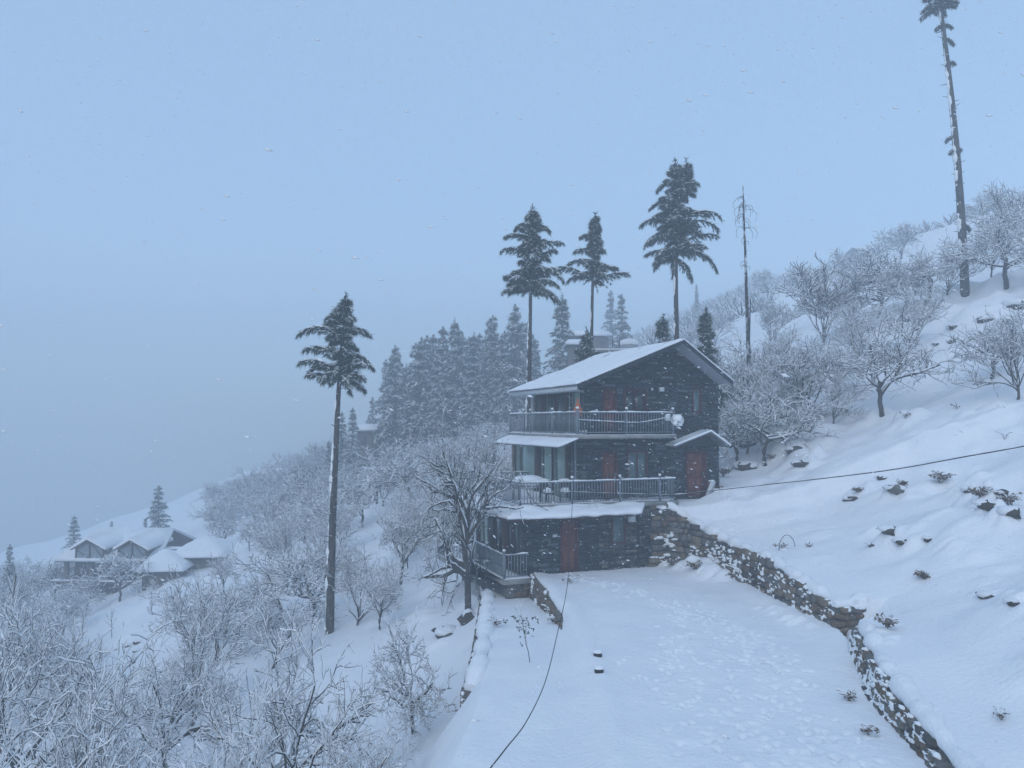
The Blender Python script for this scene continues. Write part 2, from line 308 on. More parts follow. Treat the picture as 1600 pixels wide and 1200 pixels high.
nx, ny = len(X1), len(Y1)
idx = np.arange(nx * ny).reshape(ny, nx)
Fq = np.stack([idx[:-1, :-1], idx[:-1, 1:], idx[1:, 1:], idx[1:, :-1]], -1).reshape(-1, 4)
ground = link('snow_ground', mesh('snow_ground', np.stack([GX, GY, GZ], -1), [(Fq, 0)], SNOW, True)); tag(ground, kind='structure', label='snow-covered hillside with yard and terraces')
ZMIN, ZMAX = float(GZ.min()), float(GZ.max())
# ------------------------------------------------------------------ haze
hb = MB(); hb.box((-330, -60, ZMIN - 1.2), (330, 420, max(ZMAX, 30) + 3.0))
HZ = bpy.data.materials.new('haze'); HZ.use_nodes = True; t = HZ.node_tree; t.nodes.clear()
pv = t.nodes.new('ShaderNodeVolumePrincipled'); ou = t.nodes.new('ShaderNodeOutputMaterial'); t.links.new(pv.outputs[0], ou.inputs['Volume'])
pv.inputs['Color'].default_value = (.84, .92, 1, 1); pv.inputs['Density'].default_value = .0047
hz = hb.build('haze', HZ); tag(hz, kind='stuff', label='pale blue snow haze filling the valley air')

# ------------------------------------------------------------------ the slate house
ZB = -6.5
house = thing('slate_house', 'three-storey dark slate house with snowy asymmetric gable roof, railed balconies and red-brown doors', 'house', (HO.x, HO.y, ZB), HR)
def lz(z): return z - ZB
def loc_ray(px, py):
    d = ray(px, py); o = (-HO.x, -HO.y)
    return (o[0] * CA + o[1] * SA, -o[0] * SA + o[1] * CA), (d.x * CA + d.y * SA, -d.x * SA + d.y * CA, d.z)
def pv_(px, py, v):            # pixel on a plane v = const -> (u, z above base)
    (ou_, ov), (du, dv, dz) = loc_ray(px, py); k = (v - ov) / dv; return ou_ + du * k, dz * k - ZB
def pu_(px, py, u):            # pixel on a plane u = const -> (v, z above base)
    (ou_, ov), (du, dv, dz) = loc_ray(px, py); k = (u - ou_) / du; return ov + dv * k, dz * k - ZB
F1, F2, F3 = lz(-6.45), lz(-3.56), lz(-.56)      # floor levels
def hpart(mb, name, mats, parent=house, smooth=False, kind=None, label=None):
    o = mb.build(name, mats, parent, smooth)
    if kind: o['kind'] = kind
    if label: o['label'] = label
    return o
# core walls: ground floor, middle floor, top floor with its gable end
VG, VM, VT = .10, 1.12, 1.12                     # front wall planes
c = MB(); c.box((-1.3, VG, -.5), (3.62, 8.6, F2 - .22)); hpart(c, 'wall', MORTAR)
u_m0, u_r = .50, 8.03
c = MB(); c.box((u_m0 + 1.25, VM, F2 - .3), (u_r, 9.2, F3 - .2)); hpart(c, 'wall', MORTAR)
RK_V0, RK_V1 = -.12, 8.45
PU, PZ = pv_(1069, 531, RK_V0); LUu, LZz = pv_(901, 601, RK_V0); RUu, RZz = pv_(1146, 596, RK_V0)
def roofz(u): return PZ + (LZz - PZ) * (PU - u) / (PU - LUu) if u < PU else PZ + (RZz - PZ) * (u - PU) / (RUu - PU)
c = MB(); u_t0 = .86
c.prism([(u_t0 + 1.25, VT, F3 - .2), (u_r, VT, F3 - .2), (u_r, VT, roofz(u_r) - .16), (PU, VT, PZ - .16), (u_t0 + 1.25, VT, roofz(u_t0 + 1.25) - .16)], (0, 7.2, 0)); hpart(c, 'wall', MORTAR)
c = MB(); c.prism([(u_t0, VT, F3 - .1), (u_t0 + 1.25, VT, F3 - .1), (u_t0 + 1.25, VT, roofz(u_t0 + 1.25) - .16), (u_t0, VT, roofz(u_t0) - .16)], (0, .16, 0))
hpart(c, 'wall', MORTAR); c = MB(); c.box((u_m0, VM, F2 - .3), (u_m0 + 1.25, VM + .16, F3 - .2)); hpart(c, 'wall', MORTAR); c = MB(); c.box((-2.6, VG, -.5), (-1.3, VG + .16, F2 - .22)); hpart(c, 'wall', MORTAR)
# window and door openings on the front planes, measured on the photograph
def rect(px0, py0, px1, py1, v):
    u0, z1 = pv_(px0, py0, v); u1, z0 = pv_(px1, py1, v); return [u0, z0, u1, z1]
d_top = rect(941, 608, 962, 680, VT); d_mid = rect(940, 707, 963, 787, VM); d_low = rect(875, 806, 902, 889, VG); d_side = rect(1071, 705, 1102, 777, VM)
for r_, f in ((d_top, F3), (d_mid, F2), (d_low, F1), (d_side, F2)): r_[1] = f
w_top = rect(974, 611, 1009, 650, VT); w_small = rect(1081, 609, 1094, 645, VT); w_mid = rect(979, 705, 1010, 750, VM); w_low = rect(955, 805, 976, 848, VG)
w_top[3] = d_top[3]; w_small[3] = d_top[3] + .1
openings = [(d_top, VT), (d_mid, VM), (d_low, VG), (d_side, VM), (w_top, VT), (w_small, VT), (w_mid, VM), (w_low, VG)]
# slate cladding: long thin split slates, coursed, uneven in length and depth
def clad(name, u0, u1, z0, z1f, v, mats, hrow=.105, lmin=.22, lmax=.75, seed=1, wts=(.34, .34, .2, .12), proud=(.025, .085), label=None):
    g = np.random.default_rng(seed); mb = MB(); z = z0
    zmax = max(z1f(u) for u in np.linspace(u0, u1, 30))
    while z < zmax:
        h = hrow * (.8 + .45 * g.random()); u = u0 - g.random() * .3
        while u < u1:
            L = lmin + (lmax - lmin) * g.random() ** 1.5; a, b = max(u, u0), min(u + L, u1); u += L
            if b - a < .03: continue
            top = min(z + h, z1f((a + b) / 2))
            if top - z < .02: continue
            segs = [(a, b)]
            for (o, ov) in openings:
                if abs(ov - v) > .01 or z + h * .5 < o[1] - .02 or z + h * .5 > o[3] + .02: continue
                ns = []
                for (p, q) in segs:
                    if q <= o[0] or p >= o[2]: ns.append((p, q)); continue
                    if p < o[0]: ns.append((p, o[0]))
                    if q > o[2]: ns.append((o[2], q))
                segs = ns
            for (p, q) in segs:
                if q - p < .03: continue
                pr = proud[0] + (proud[1] - proud[0]) * g.random(); m = int(g.choice(len(wts), p=wts))
                mb.box((p + .004, v - pr, z + .005), (q - .004, v + .012, top - .005), m)
        z += h
    return hpart(mb, name, mats, kind='stuff', label=label)
rz_ = lambda u: roofz(u) - .14
clad('slate_cladding', u_t0, u_r + .05, F3, rz_, VT, SLATE, seed=1, label='dark split slate courses of the gable end')
clad('slate_cladding', u_m0, u_r + .05, F2, lambda u: F3 - .16, VM, SLATE, seed=2)
u_slate = pv_(935, 850, VG)[0]
clad('slate_cladding', -2.6, u_slate, F1 - .1, lambda u: F2 - .22, VG, SLATE, seed=3)
clad('stone_cladding', u_slate, 3.66, F1 - .1, lambda u: F2 - .22, VG, [STONES[2], SLATE[0], SLATE[3], STONES[0]], .12, .2, .6, seed=4, wts=(.45, .35, .05, .15), label='brownish stone courses beside the ground floor door')
# side wall at the far right, seen edge on
mb = MB(); mb.box((u_r, VM + .02, F2 - .2), (u_r + .05, 9.1, roofz(u_r) - .2)); hpart(mb, 'corner_cladding', SLATE[0])
# doors
def door(r_, v, leaf=RED, frame=REDF, panels=True, lab=None):
    u0, z0, u1, z1 = r_; d = MB(); d.box((u0 + .05, v - .03, z0 + .01), (u1 - .05, v + .01, z1 - .05)); o = hpart(d, 'door', leaf, label=lab)
    f = MB(); f.box((u0 - .03, v - .09, z0), (u0 + .05, v + .004, z1)); f.box((u1 - .05, v - .09, z0), (u1 + .03, v + .004, z1)); f.box((u0 - .03, v - .095, z1 - .05), (u1 + .03, v + .004, z1 + .03)); f.build('door_frame', frame, o)
    wd = (u1 - u0 - .1); H = z1 - z0 - .06
    for i in range(2):
        for (a, b) in ((.06, .40), (.46, .74), (.80, .96)):
            p = MB(); x0 = u0 + .05 + wd * (.10 + .43 * i); p.box((x0, v - .045, z0 + H * a), (x0 + wd * .37, v - .028, z0 + H * b)); p.build('door_panel', leaf, o)
    h = MB(); h.box((u0 + .05 + wd * .9, v - .075, z0 + 1.0), (u0 + .05 + wd * .94, v - .028, z0 + 1.18)); h.build('handle', STEEL, o)
    return o
door(d_top, VT); door(d_mid, VM); door(d_low, VG); door(d_side, VM, lab='wide deep red door under the small porch roof')
def window(r_, v, frame, pane=GLASS, back=CURT, mull=1, trans=0, lab=None):
    u0, z0, u1, z1 = r_; f = MB(); t = .05
    f.box((u0 - .02, v - .085, z0 - .03), (u0 + t, v + .003, z1 + .02)); f.box((u1 - t, v - .085, z0 - .03), (u1 + .02, v + .003, z1 + .02))
    f.box((u0 + t, v - .083, z0 - .03), (u1 - t, v + .003, z0 + t)); f.box((u0 + t, v - .083, z1 - t), (u1 - t, v + .003, z1 + .02))
    for i in range(mull): x = u0 + (u1 - u0) * (i + 1) / (mull + 1); f.box((x - .025, v - .07, z0 + t), (x + .025, v + .003, z1 - t))
    o = hpart(f, 'window', frame, label=lab)
    for i in range(mull + 1):
        a = u0 + t + (u1 - u0 - 2 * t) * i / (mull + 1) + .002; b = u0 + t + (u1 - u0 - 2 * t) * (i + 1) / (mull + 1) - .002
        p = MB(); p.box((a, v - .045, z0 + t), (b, v - .038, z1 - t)); p.build('pane', pane, o)
    bk = MB()
    xs = np.linspace(u0 + t, u1 - t, 18); ys = v - .016 + .008 * np.sin(np.arange(18) * 1.9)
    for i in range(17): bk.quad((xs[i], ys[i], z0 + t), (xs[i + 1], ys[i + 1], z0 + t), (xs[i + 1], ys[i + 1], z1 - t), (xs[i], ys[i], z1 - t))
    bk.build('curtain_or_room_dark', back, o)
    return o
window(w_top, VT, REDF, back=DARK, mull=1, lab='dark red framed window beside the top floor door'); window(w_small, VT, REDF, back=CURTG, mull=0, lab='narrow window near the corner of the gable wall')  # top window: black sheet behind the glass stands in for the room's shade
window(w_mid, VM, REDF, back=CURTG, mull=1); window(w_low, VG, REDF, back=CURTG, mull=0, lab='narrow blue-grey window of the ground floor')
# glazed bays on the valley side: pillars, panes, curtains, a shallow room behind
def bay(u, vs_, z0, z1, posts, panes, depth=1.2):
    r = MB(); v0, v1 = vs_
    r.box((u + depth, v0 + .17, z0), (u + depth + .06, v1, z1)); r.box((u, v0 + .17, z0 - .12), (u + depth, v1, z0)); r.box((u, v0 + .17, z1), (u + depth, v1, z1 + .10)); r.box((u + .05, v1 - .06, z0), (u + depth, v1, z1))
    hpart(r, 'room', INTER)
    for (a, b, m) in posts:
        p = MB(); p.box((u - .06, a, z0 - .05), (u + .16, b, z1 + .04)); hpart(p, 'pillar', m)
    for (a, b, cur) in panes:
        f = MB(); t = .045
        f.box((u, a, z0), (u + .05, a + t, z1)); f.box((u, b - t, z0), (u + .05, b, z1)); f.box((u, a + t, z0), (u + .05, b - t, z0 + t)); f.box((u, a + t, z1 - t), (u + .05, b - t, z1))
        o = hpart(f, 'window', BROWN)
        g_ = MB(); g_.box((u + .02, a + t, z0 + t), (u + .028, b - t, z1 - t)); g_.build('pane', GLASS, o)
        if cur:
            cu = MB(); n = max(8, int((b - a) * cur / .06)); xs = np.linspace(b - t, b - t - (b - a - 2 * t) * cur, n); q = u + .085 + .012 * np.sin(np.arange(n) * 1.7)
            for i in range(n - 1): cu.quad((q[i], xs[i], z0 + .03), (q[i + 1], xs[i + 1], z0 + .03), (q[i + 1], xs[i + 1], z1 - .03), (q[i], xs[i], z1 - .03))
            cu.build('curtain_or_room_dark', CURT, o)
zt3 = roofz(u_t0) - .42
def vat(px, u, z=620): return pu_(px, z, u)[0]
bay(u_t0, (VT, vat(832, u_t0)), F3 + .02, zt3, [(VT + .16, VT + .3, SLATE[2]), (vat(884, u_t0) - .12, vat(884, u_t0) + .1, BROWN), (vat(846, u_t0) - .25, vat(846, u_t0) + .25, BROWN), (vat(832, u_t0) - .08, vat(832, u_t0) + .1, WHITE)],
    [(VT + .32, vat(891, u_t0), 1.0), (vat(891, u_t0) + .01, vat(884, u_t0) - .13, .5), (vat(884, u_t0) + .11, vat(866, u_t0), 0), (vat(866, u_t0) + .01, vat(848, u_t0) - .26, .22)])
u = u_m0
bay(u, (VM, vat(802, u)), F2 + .02, F3 - .22, [(VM + .16, VM + .25, SLATE[1]), (vat(886, u) - .12, vat(886, u) + .14, BROWN), (vat(839, u) - .3, vat(839, u) + .22, BROWN), (vat(803, u) - .1, vat(803, u) + .14, WOOD)],
    [(VM + .26, vat(886, u) - .13, 0), (vat(886, u) + .15, vat(862, u), .9), (vat(862, u) + .01, vat(839, u) - .31, 0.9), (vat(839, u) + .23, vat(803, u) - .11, 1.0)])
u = -2.6; vg_end = vat(747, u)
bay(u, (VG, vg_end), F1 + .02, F2 - .30, [(vat(789, u) - .22, vat(789, u) + .22, mat('brown_pillar', (.10, .045, .035), .8)), (vg_end - .15, vg_end + .1, SLATE[0])],
    [(VG + .17, vat(800, u), 0), (vat(800, u) + .01, vat(789, u) - .23, .0), (vat(789, u) + .23, vat(770, u), 0), (vat(770, u) + .01, vg_end - .16, .5)], depth=1.25)
# deck slabs
c = MB(); c.box((-.08, -.12, F3 - .16), (4.95, VT - .07, F3)); c.box((-.08, VT - .07, F3 - .16), (u_t0 - .07, 8.5, F3)); hpart(c, 'balcony_slab', CONC)
c = MB(); c.box((-2.75, .02, F2 - .20), (5.1, VM - .07, F2 - .02)); c.box((-2.75, VM - .07, F2 - .2), (u_m0 - .07, 6.9, F2 - .02)); hpart(c, 'balcony_slab', CONC)
c = MB(); c.prism([(-3.62, -.5, F1 - .22), (-2.35, -.5, F1 - .22), (-2.35, .06, F1 - .22), (-2.7, .06, F1 - .22), (-2.7, 6.6, F1 - .22), (-4.55, 6.6, F1 - .22), (-4.55, 3.95, F1 - .22), (-3.62, 3.95, F1 - .22)], (0, 0, .2)); hpart(c, 'balcony_slab', CONC)
# snow lying on slabs
def snowslab(name, u0, v0, u1, v1, z, h=.08, n=.35, seed=0, parent=house, edge=.05):
    nu = max(2, int((u1 - u0) / .12)); nv = max(2, int((v1 - v0) / .12))
    U, V = np.meshgrid(np.linspace(u0, u1, nu), np.linspace(v0, v1, nv)); Z = z + h * (1 + n * 2 * vnoise(U * 2.2 + seed, V * 2.2, seed) + n * vnoise(U * 7, V * 7, seed + 1))
    ed = np.minimum(np.minimum(U - u0, u1 - U), np.minimum(V - v0, v1 - V)); Z = z + (Z - z) * (.45 + .55 * sstep(0, .12, ed))
    return grid_shell(name, U, V, Z, z, parent)
def grid_shell(name, U, V, Z, zb, parent, mats=SNOW):
    nv, nu = U.shape; zb = np.broadcast_to(zb, U.shape)
    top = np.stack([U, V, Z], -1).reshape(-1, 3); bot = np.stack([U, V, zb], -1).reshape(-1, 3); i = np.arange(nu * nv).reshape(nv, nu)
    F = [np.stack([i[:-1, :-1], i[:-1, 1:], i[1:, 1:], i[1:, :-1]], -1).reshape(-1, 4)]; N = nu * nv
    F.append(np.stack([i[:-1, :-1], i[1:, :-1], i[1:, 1:], i[:-1, 1:]], -1).reshape(-1, 4) + N)
    for a in (i[0], i[-1][::-1], i[:, -1], i[:, 0][::-1]): F.append(np.stack([a[:-1], a[:-1] + N, a[1:] + N, a[1:]], -1))
    return link(name, mesh(name, np.vstack([top, bot]), [(np.vstack(F), 0)], mats, True), parent)
snowslab('snow', -.06, -.10, 4.93, .22, F3 + .002, .045, seed=1); snowslab('snow', -.06, .23, .5, 8.45, F3 + .002, .06, seed=2)
snowslab('snow', -2.7, .3, 5.05, 1.0, F2 - .018, .10, seed=3); snowslab('snow', -2.7, 1.01, .40, 6.8, F2 - .018, .13, seed=4)
snowslab('snow', -3.58, -.46, -2.4, .05, F1 - .018, .06, seed=5); snowslab('snow', -3.58, .06, -2.72, 3.95, F1 - .018, .07, seed=6); snowslab('snow', -4.5, 3.96, -2.72, 6.5, F1 - .018, .08, seed=7)
# railings: rails as the part, balusters and posts as its pieces
balu = {}
def railing(a, b, z, H=1.02, gap=.14, posts=(), label=None, drop=0.):
    a = Vector(a); b = Vector(b); L = (b - a).length; ang = math.atan2(b.y - a.y, b.x - a.x)
    M = Matrix.Translation((a.x, a.y, z)) @ Matrix.Rotation(ang, 4, 'Z')
    r = MB(); r.box((0, -.028, H - .05), (L, .028, H), M=M)
    o = hpart(r, 'railing', STEEL, label=label); r = MB(); r.box((0, -.02, .10), (L, .02, .14), M=M); r.build('bottom_rail', STEEL, o)
    n = max(1, round(L / gap)); key = round(H, 2)
    if key not in balu:
        q = MB(); q.box((-.013, -.013, .0), (.013, .013, H - .19)); balu[key] = q.mesh('baluster', STEEL)
        q = MB(); q.box((-.035, -.035, 0), (.035, .035, H + .06)); q.blob((0, 0, H + .11), .06, seed=3, rough=.02); balu[(key, 'p')] = q.mesh('post', STEEL)
        q = MB(); q.blob((0, 0, H + .18), (.075, .075, .055), seed=4, rough=.15); balu[(key, 's')] = q.mesh('snow_cap', SNOWT, True)
    for i in range(n):
        t = (i + .5) / n; p = a.lerp(b, t)
        if any(abs(t * L - q) < .06 for q in posts): continue
        e = link('baluster', balu[key], o); e.location = (p.x, p.y, z + .141); e.rotation_euler = (0, 0, ang)
    for q in posts:
        p = a + (b - a) * (q / L); e = link('post', balu[(key, 'p')], o); e.location = (p.x, p.y, z); e.rotation_euler = (0, 0, ang)
        e = link('snow_cap', balu[(key, 's')], o); e.location = (p.x, p.y, z)
    # snow along the top rail
    m = max(4, int(L / .1)); T = np.linspace(0, L, m); hh = np.clip(.045 + .05 * vnoise(T * 2.3, T * 0 + ang * 9, 4) + .03 * vnoise(T * 9, T * 0, 6), .006, .12)
    P = np.stack([a.x + (b.x - a.x) * T / L, a.y + (b.y - a.y) * T / L, z + H + hh * .35], -1)[None]; V, F = tubes(P, (hh * .62)[None], 5)
    s = link('snow', mesh('snow', V, [(F, 0)], SNOWT, True), o)
    return o
railing((-.02, -.05, 0), (4.85, -.05, 0), F3, posts=(.0, 2.42, 4.82), label='front railing of the top balcony'); railing((4.87, -.05, 0), (4.87, 1.0, 0), F3)
railing((-.02, .09, 0), (-.02, 8.4, 0), F3, posts=(2.6, 5.4, 6.3, 8.3))
railing((-2.66, .13, 0), (5.0, .13, 0), F2 - .02, posts=(.03, 2.45, 4.8, 6.85), label='front railing of the middle deck'); railing((5.02, .2, 0), (5.02, 1.0, 0), F2 - .02)
railing((-2.66, .25, 0), (-2.66, 6.7, 0), F2 - .02, posts=(3.2, 6.4)); railing((-2.6, 6.75, 0), (.42, 6.75, 0), F2 - .02, posts=(1.5,))
railing((-3.56, -.42, 0), (-2.5, -.42, 0), F1 - .02, posts=(.0,)); railing((-3.56, -.30, 0), (-3.56, 3.95, 0), F1 - .02, posts=(2.1, 4.2)); railing((-3.6, 4.0, 0), (-4.5, 4.0, 0), F1 - .02, posts=(.9,))
railing((-4.5, 4.05, 0), (-4.5, 6.55, 0), F1 - .02, posts=(2.4,)); railing((-4.45, 6.55, 0), (-2.75, 6.55, 0), F1 - .02)
# main roof: corrugated sheets, fascia, soffit, snow
def corr(name, ua, za, ub, zb, v0, v1, mats=SHEET, pitch=.15, amp=.022, parent=house):
    n = int((v1 - v0) / pitch * 6); T = np.linspace(v0, v1, n); Z = amp * np.cos((T - v0) / pitch * 2 * math.pi)
    V = np.concatenate([np.stack([np.full(n, ua), T, za + Z], -1), np.stack([np.full(n, ub), T, zb + Z], -1), np.stack([np.full(n, ub), T, zb + Z - .012], -1), np.stack([np.full(n, ua), T, za + Z - .012], -1)])
    i = np.arange(n - 1); F = [np.stack([k * n + i, k * n + i + 1, ((k + 1) % 4) * n + i + 1, ((k + 1) % 4) * n + i], -1) for k in range(4)]
    return link(name, mesh(name, V, [(np.vstack(F), 0)], mats, True), parent)
roof = corr('roof', LUu, LZz, PU, PZ, RK_V0, RK_V1); corr('roof', PU, PZ, RUu, RZz, RK_V0, RK_V1)
c = MB()
def sl(u0, z0, u1, z1, v0, v1, t, m=0, mb=None): (mb or c).prism([(u0, v0, z0), (u1, v0, z1), (u1, v0, z1 - t), (u0, v0, z0 - t)], (0, v1 - v0, 0), m)
sl(LUu + .05, LZz - .03, PU, PZ - .03, RK_V0, RK_V0 + .04, .15); sl(PU, PZ - .03, RUu - .02, RZz - .03, RK_V0, RK_V0 + .04, .15); hpart(c, 'fascia', SLATE[0])
c = MB(); sl(PU + .05, PZ - .12, RUu - .03, RZz - .05, RK_V0 + .045, VT + .05, .03, mb=c); hpart(c, 'soffit', SOFFIT)
c = MB(); sl(LUu + .05, LZz - .04, u_t0 + 1.1, roofz(u_t0 + 1.1) - .04, RK_V0 + .045, VT - .09, .03, mb=c); hpart(c, 'soffit', SOFFIT)
c = MB(); c.box((LUu + .06, RK_V0 + .05, LZz - .22), (LUu + .10, RK_V1, LZz - .03)); sl(LUu + .11, LZz - .2, u_t0 - .08, LZz - .2, VT - .08, RK_V1 - .02, .03, mb=c); hpart(c, 'fascia', WHITE, label='pale eave board above the glazed side')
def roof_snow(name, ua, za, ub, zb, v0, v1, h, seed, bare=.0, parent=house, over=.03):
    L = math.hypot(ub - ua, zb - za); nu = int(L / .09); nv = int((v1 - v0) / .1)
    Tt, V = np.meshgrid(np.linspace(0, 1, nu), np.linspace(v0, v1, nv)); U = ua + (ub - ua) * Tt; Zb = za + (zb - za) * Tt + .02
    N = vnoise(Tt * L * .9, V * .8, seed) + .5 * vnoise(Tt * L * 2.6, V * 2.2, seed + 1) + .25 * vnoise(Tt * L * 8, V * 7, seed + 2)
    H = h * (1 + .9 * N) ; H = H - .05 * sstep(.12, .5, N * -1 + bare); ed = np.minimum(np.minimum(Tt * L, (1 - Tt) * L), np.minimum(V - v0, v1 - V))
    H = H * (.5 + .5 * sstep(0, .2, ed)); U = U + np.where(Tt < .001, -over * np.sign(ub - ua) * (1 + 2 * vnoise(V * 4, V * 0, seed)), 0)
    return grid_shell(name, U, V, Zb + H, Zb - .01, parent)
rs_ = roof_snow('roof_snow', LUu - .02, LZz, PU, PZ, RK_V0 - .03, RK_V1 + .02, .075, 21, bare=.0)
roof_snow('roof_snow', RUu + .03, RZz, PU, PZ, RK_V0 - .03, RK_V1 + .02, .07, 22, bare=-.2)
# awning over the middle floor's glazed side
corr('awning', -1.0, F3 - .52, -.06, F3 - .16, -.25, 8.2); roof_snow('awning_snow', -1.03, F3 - .52, -.09, F3 - .16, -.28, 8.2, .09, 31, bare=-.5)
c = MB()
for vv in (1.3, 4, 6.6, 8.0): c.tube([(-.95, vv, F3 - .58), (.25, vv, F3 - .46)], .022)
hpart(c, 'awning_bracket', STEEL)
# apron roof round the ground floor, under the middle deck
AZ = lz(-3.95)
def apron(name, P0, P1, Q0, Q1, h, seed, mats=SNOW, thick=None):
    """bilinear sheet between outer edge P0-P1 and inner edge Q0-Q1"""
    P0, P1, Q0, Q1 = [np.array(q, float) for q in (P0, P1, Q0, Q1)]; n = int(np.linalg.norm(P1 - P0) / .1) + 2; m = 14
    S, Tt = np.meshgrid(np.linspace(0, 1, n), np.linspace(0, 1, m)); A = (P0 + (P1 - P0) * S[..., None]) * (1 - Tt[..., None]) + (Q0 + (Q1 - Q0) * S[..., None]) * Tt[..., None]
    N = vnoise(A[..., 0] * 1.3, A[..., 1] * 1.3, seed) + .4 * vnoise(A[..., 0] * 4, A[..., 1] * 4, seed + 1)
    H = h * (1 + .8 * N) if thick is None else np.full(S.shape, thick); 
    if thick is None: H = H * (.62 + .38 * sstep(0, .25, Tt))
    U, V = A[..., 0].copy(), A[..., 1].copy()
    if thick is None:
        out = np.where(Tt < .001, .05 + .10 * vnoise(S * n / 6, S * 0, seed + 3), 0); dvec = (P0 - Q0)[:2] / np.linalg.norm((P0 - Q0)[:2]); U += out * dvec[0]; V += out * dvec[1]
        drop = np.where(Tt < .001, -.03 + .06 * vnoise(S * n / 5, S * 0 + 4, seed + 4), 0)
    else: drop = 0
    return grid_shell(name, U, V, A[..., 2] + H + .012 + drop, A[..., 2] + (0 if thick is not None else .01) + drop, house, mats)
uc, vc = -3.62, -1.05
ue = pv_(1003, 802, vc)[0]
for nm, h, th, mt in (('apron_roof', 0, .012, SHEET), ('apron_snow', .19, None, SNOW)):
    z0 = 0 if th else .015
    apron(nm, (uc, vc, AZ + z0), (ue, vc, AZ + z0), (-2.76, -.0, F2 - .20 + z0), (ue + .75, -.0, F2 - .24 + z0), h, 41, mt, th)
    apron(nm, (uc, 6.9, AZ + z0), (uc, vc, AZ + z0), (-2.78, 6.9, F2 - .20 + z0), (-2.78, -.0, F2 - .20 + z0), h, 42, mt, th)
c = MB(); c.box((uc + .05, vc + .03, AZ - .10), (ue, vc + .07, AZ - .01)); c.box((uc + .03, vc + .08, AZ - .10), (uc + .07, 6.9, AZ - .01)); c.box((ue - .04, vc + .08, AZ - .10), (ue, VG - .07, AZ - .01)); hpart(c, 'fascia', BROWN)
# porch roof over the side door
vp = .25; pu, pz = pv_(1111, 674, vp); la, lza = pv_(1054, 697, vp); rb, rzb = pv_(1141, 697, vp)
c = MB(); sl(la, lza, pu, pz, vp, VM - .07, .06, mb=c); sl(pu, pz, rb, rzb, vp, VM - .07, .06, mb=c); o = hpart(c, 'porch_roof', SHEET)
c = MB(); sl(la - .02, lza + .085, pu, pz + .085, vp - .03, VM - .075, .08, mb=c); sl(pu, pz + .085, rb + .03, rzb + .085, vp - .03, VM - .075, .08, mb=c); c.build('snow', SNOWT, o)
c = MB(); c.prism([(la + .35, VM - .3, lza + .0), (rb - .3, VM - .3, rzb + .0), (pu, VM - .3, pz - .1)], (0, .22, 0)); c.build('porch_gable', SLATE[0], o)
# downpipe on the corner, drain by the retaining wall, lamps, meter boxes, sign
c = MB(); c.tube([(.33, .95, F3 - .2), (.33, .95, F2)], .045); hpart(c, 'downpipe', STEEL, label='pale pipe down the corner of the middle floor')
pu0 = pv_(997, 830, VG - .1)[0]; c = MB(); c.tube([(pu0, VG - .12, AZ + .1), (pu0, VG - .12, -.1)], .05); hpart(c, 'downpipe', DARK)
def lamp(px, py, v, r, nm='wall_lamp'):
    a, b = pv_(px, py, v); c = MB(); c.blob((a, v - .05, b), (r, .06, r), rough=.0); hpart(c, nm, WHITE)
lamp(1018, 608, VT - .07, .07)
a, b = pv_(1033, 608.5, VT - .08); c = MB(); c.box((a - .12, VT - .18, b - .10), (a + .12, VT - .05, b + .10)); hpart(c, 'meter_box', WHITE)
a, b = pv_(867, 837, VG - .07); c = MB(); c.box((a - .10, VG - .12, b - .06), (a + .10, VG - .05, b + .06)); hpart(c, 'sign_plate', WHITE)
a, b = pu_(781.5, 808, -2.6); c = MB(); c.box((-2.70, a - .18, b - .2), (-2.665, a + .2, b + .18)); hpart(c, 'notice_board', WHITE, label='small pale panel hung in the ground floor glazing')
# foundation under the lower deck: rubble stones in a recessed wall, with brick-red pier
ff = MB(); ff.box((-3.45, -.28, -1.6), (-2.45, .0, F1 - .23)); ff.box((-3.3, .0, -2.2), (-2.7, 6.4, F1 - .23)); hpart(ff, 'foundation', MORTAR)
g_ = np.random.default_rng(8)
stone_mesh = []
for i in range(8):
    s = MB(); s.box((-.5, -.5, -.5), (.5, .5, .5)); s.blob((0, 0, 0), (.56, .56, .56), seed=i + 30, rough=.13, seg=7, rings=4)
    q = MB(); n_ = np.random.default_rng(90 + i); V = []
    pts = [(x, y, z) for z in (-1, -.3, .4, 1) for (x, y) in ((-1, -1), (0, -1.12), (1, -1), (1.1, 0), (1, 1), (0, 1), (-1, 1), (-1.1, 0))]
    for (x, y, z) in pts:
        k = .43 if abs(z) == 1 else .5; V.append((x * k * (1 + .22 * (n_.random() - .5)), y * k * (1 + .3 * (n_.random() - .5)), z * .5 * (1 + .2 * (n_.random() - .5))))
    Fa = [(l * 8 + j, l * 8 + (j + 1) % 8, l * 8 + 8 + (j + 1) % 8, l * 8 + 8 + j) for l in range(3) for j in range(8)]
    Fb = [(0, j + 1, j) for j in range(1, 7)] + [(24, 24 + j, 24 + j + 1) for j in range(1, 7)]
    q.add(V, Fa, Fb); stone_mesh.append(q)
STN = [[q.mesh('stone', m) for q in stone_mesh[:6]] for m in STONES]
def stone(parent, p, ang, size, k=None, tilt=0.):
    g = g_; m = STN[int(g.choice(4, p=(.4, .25, .25, .1))) if k is None else k][int(g.integers(6))]
    o = link('stone', m, parent); o.location = p; o.scale = size; o.rotation_euler = (tilt + g.normal() * .05, g.normal() * .07, ang + g.normal() * .06); return o
z = -.95
while z < F1 - .3:
    u = -3.42; h = .18 + .08 * g_.random()
    while u < -2.5: L = .22 + .25 * g_.random(); stone(house, (u + L / 2, -.29, z + h / 2), 0, (L * .96, .22, h * .94), 1 if g_.random() < .4 else None); u += L
    z += h
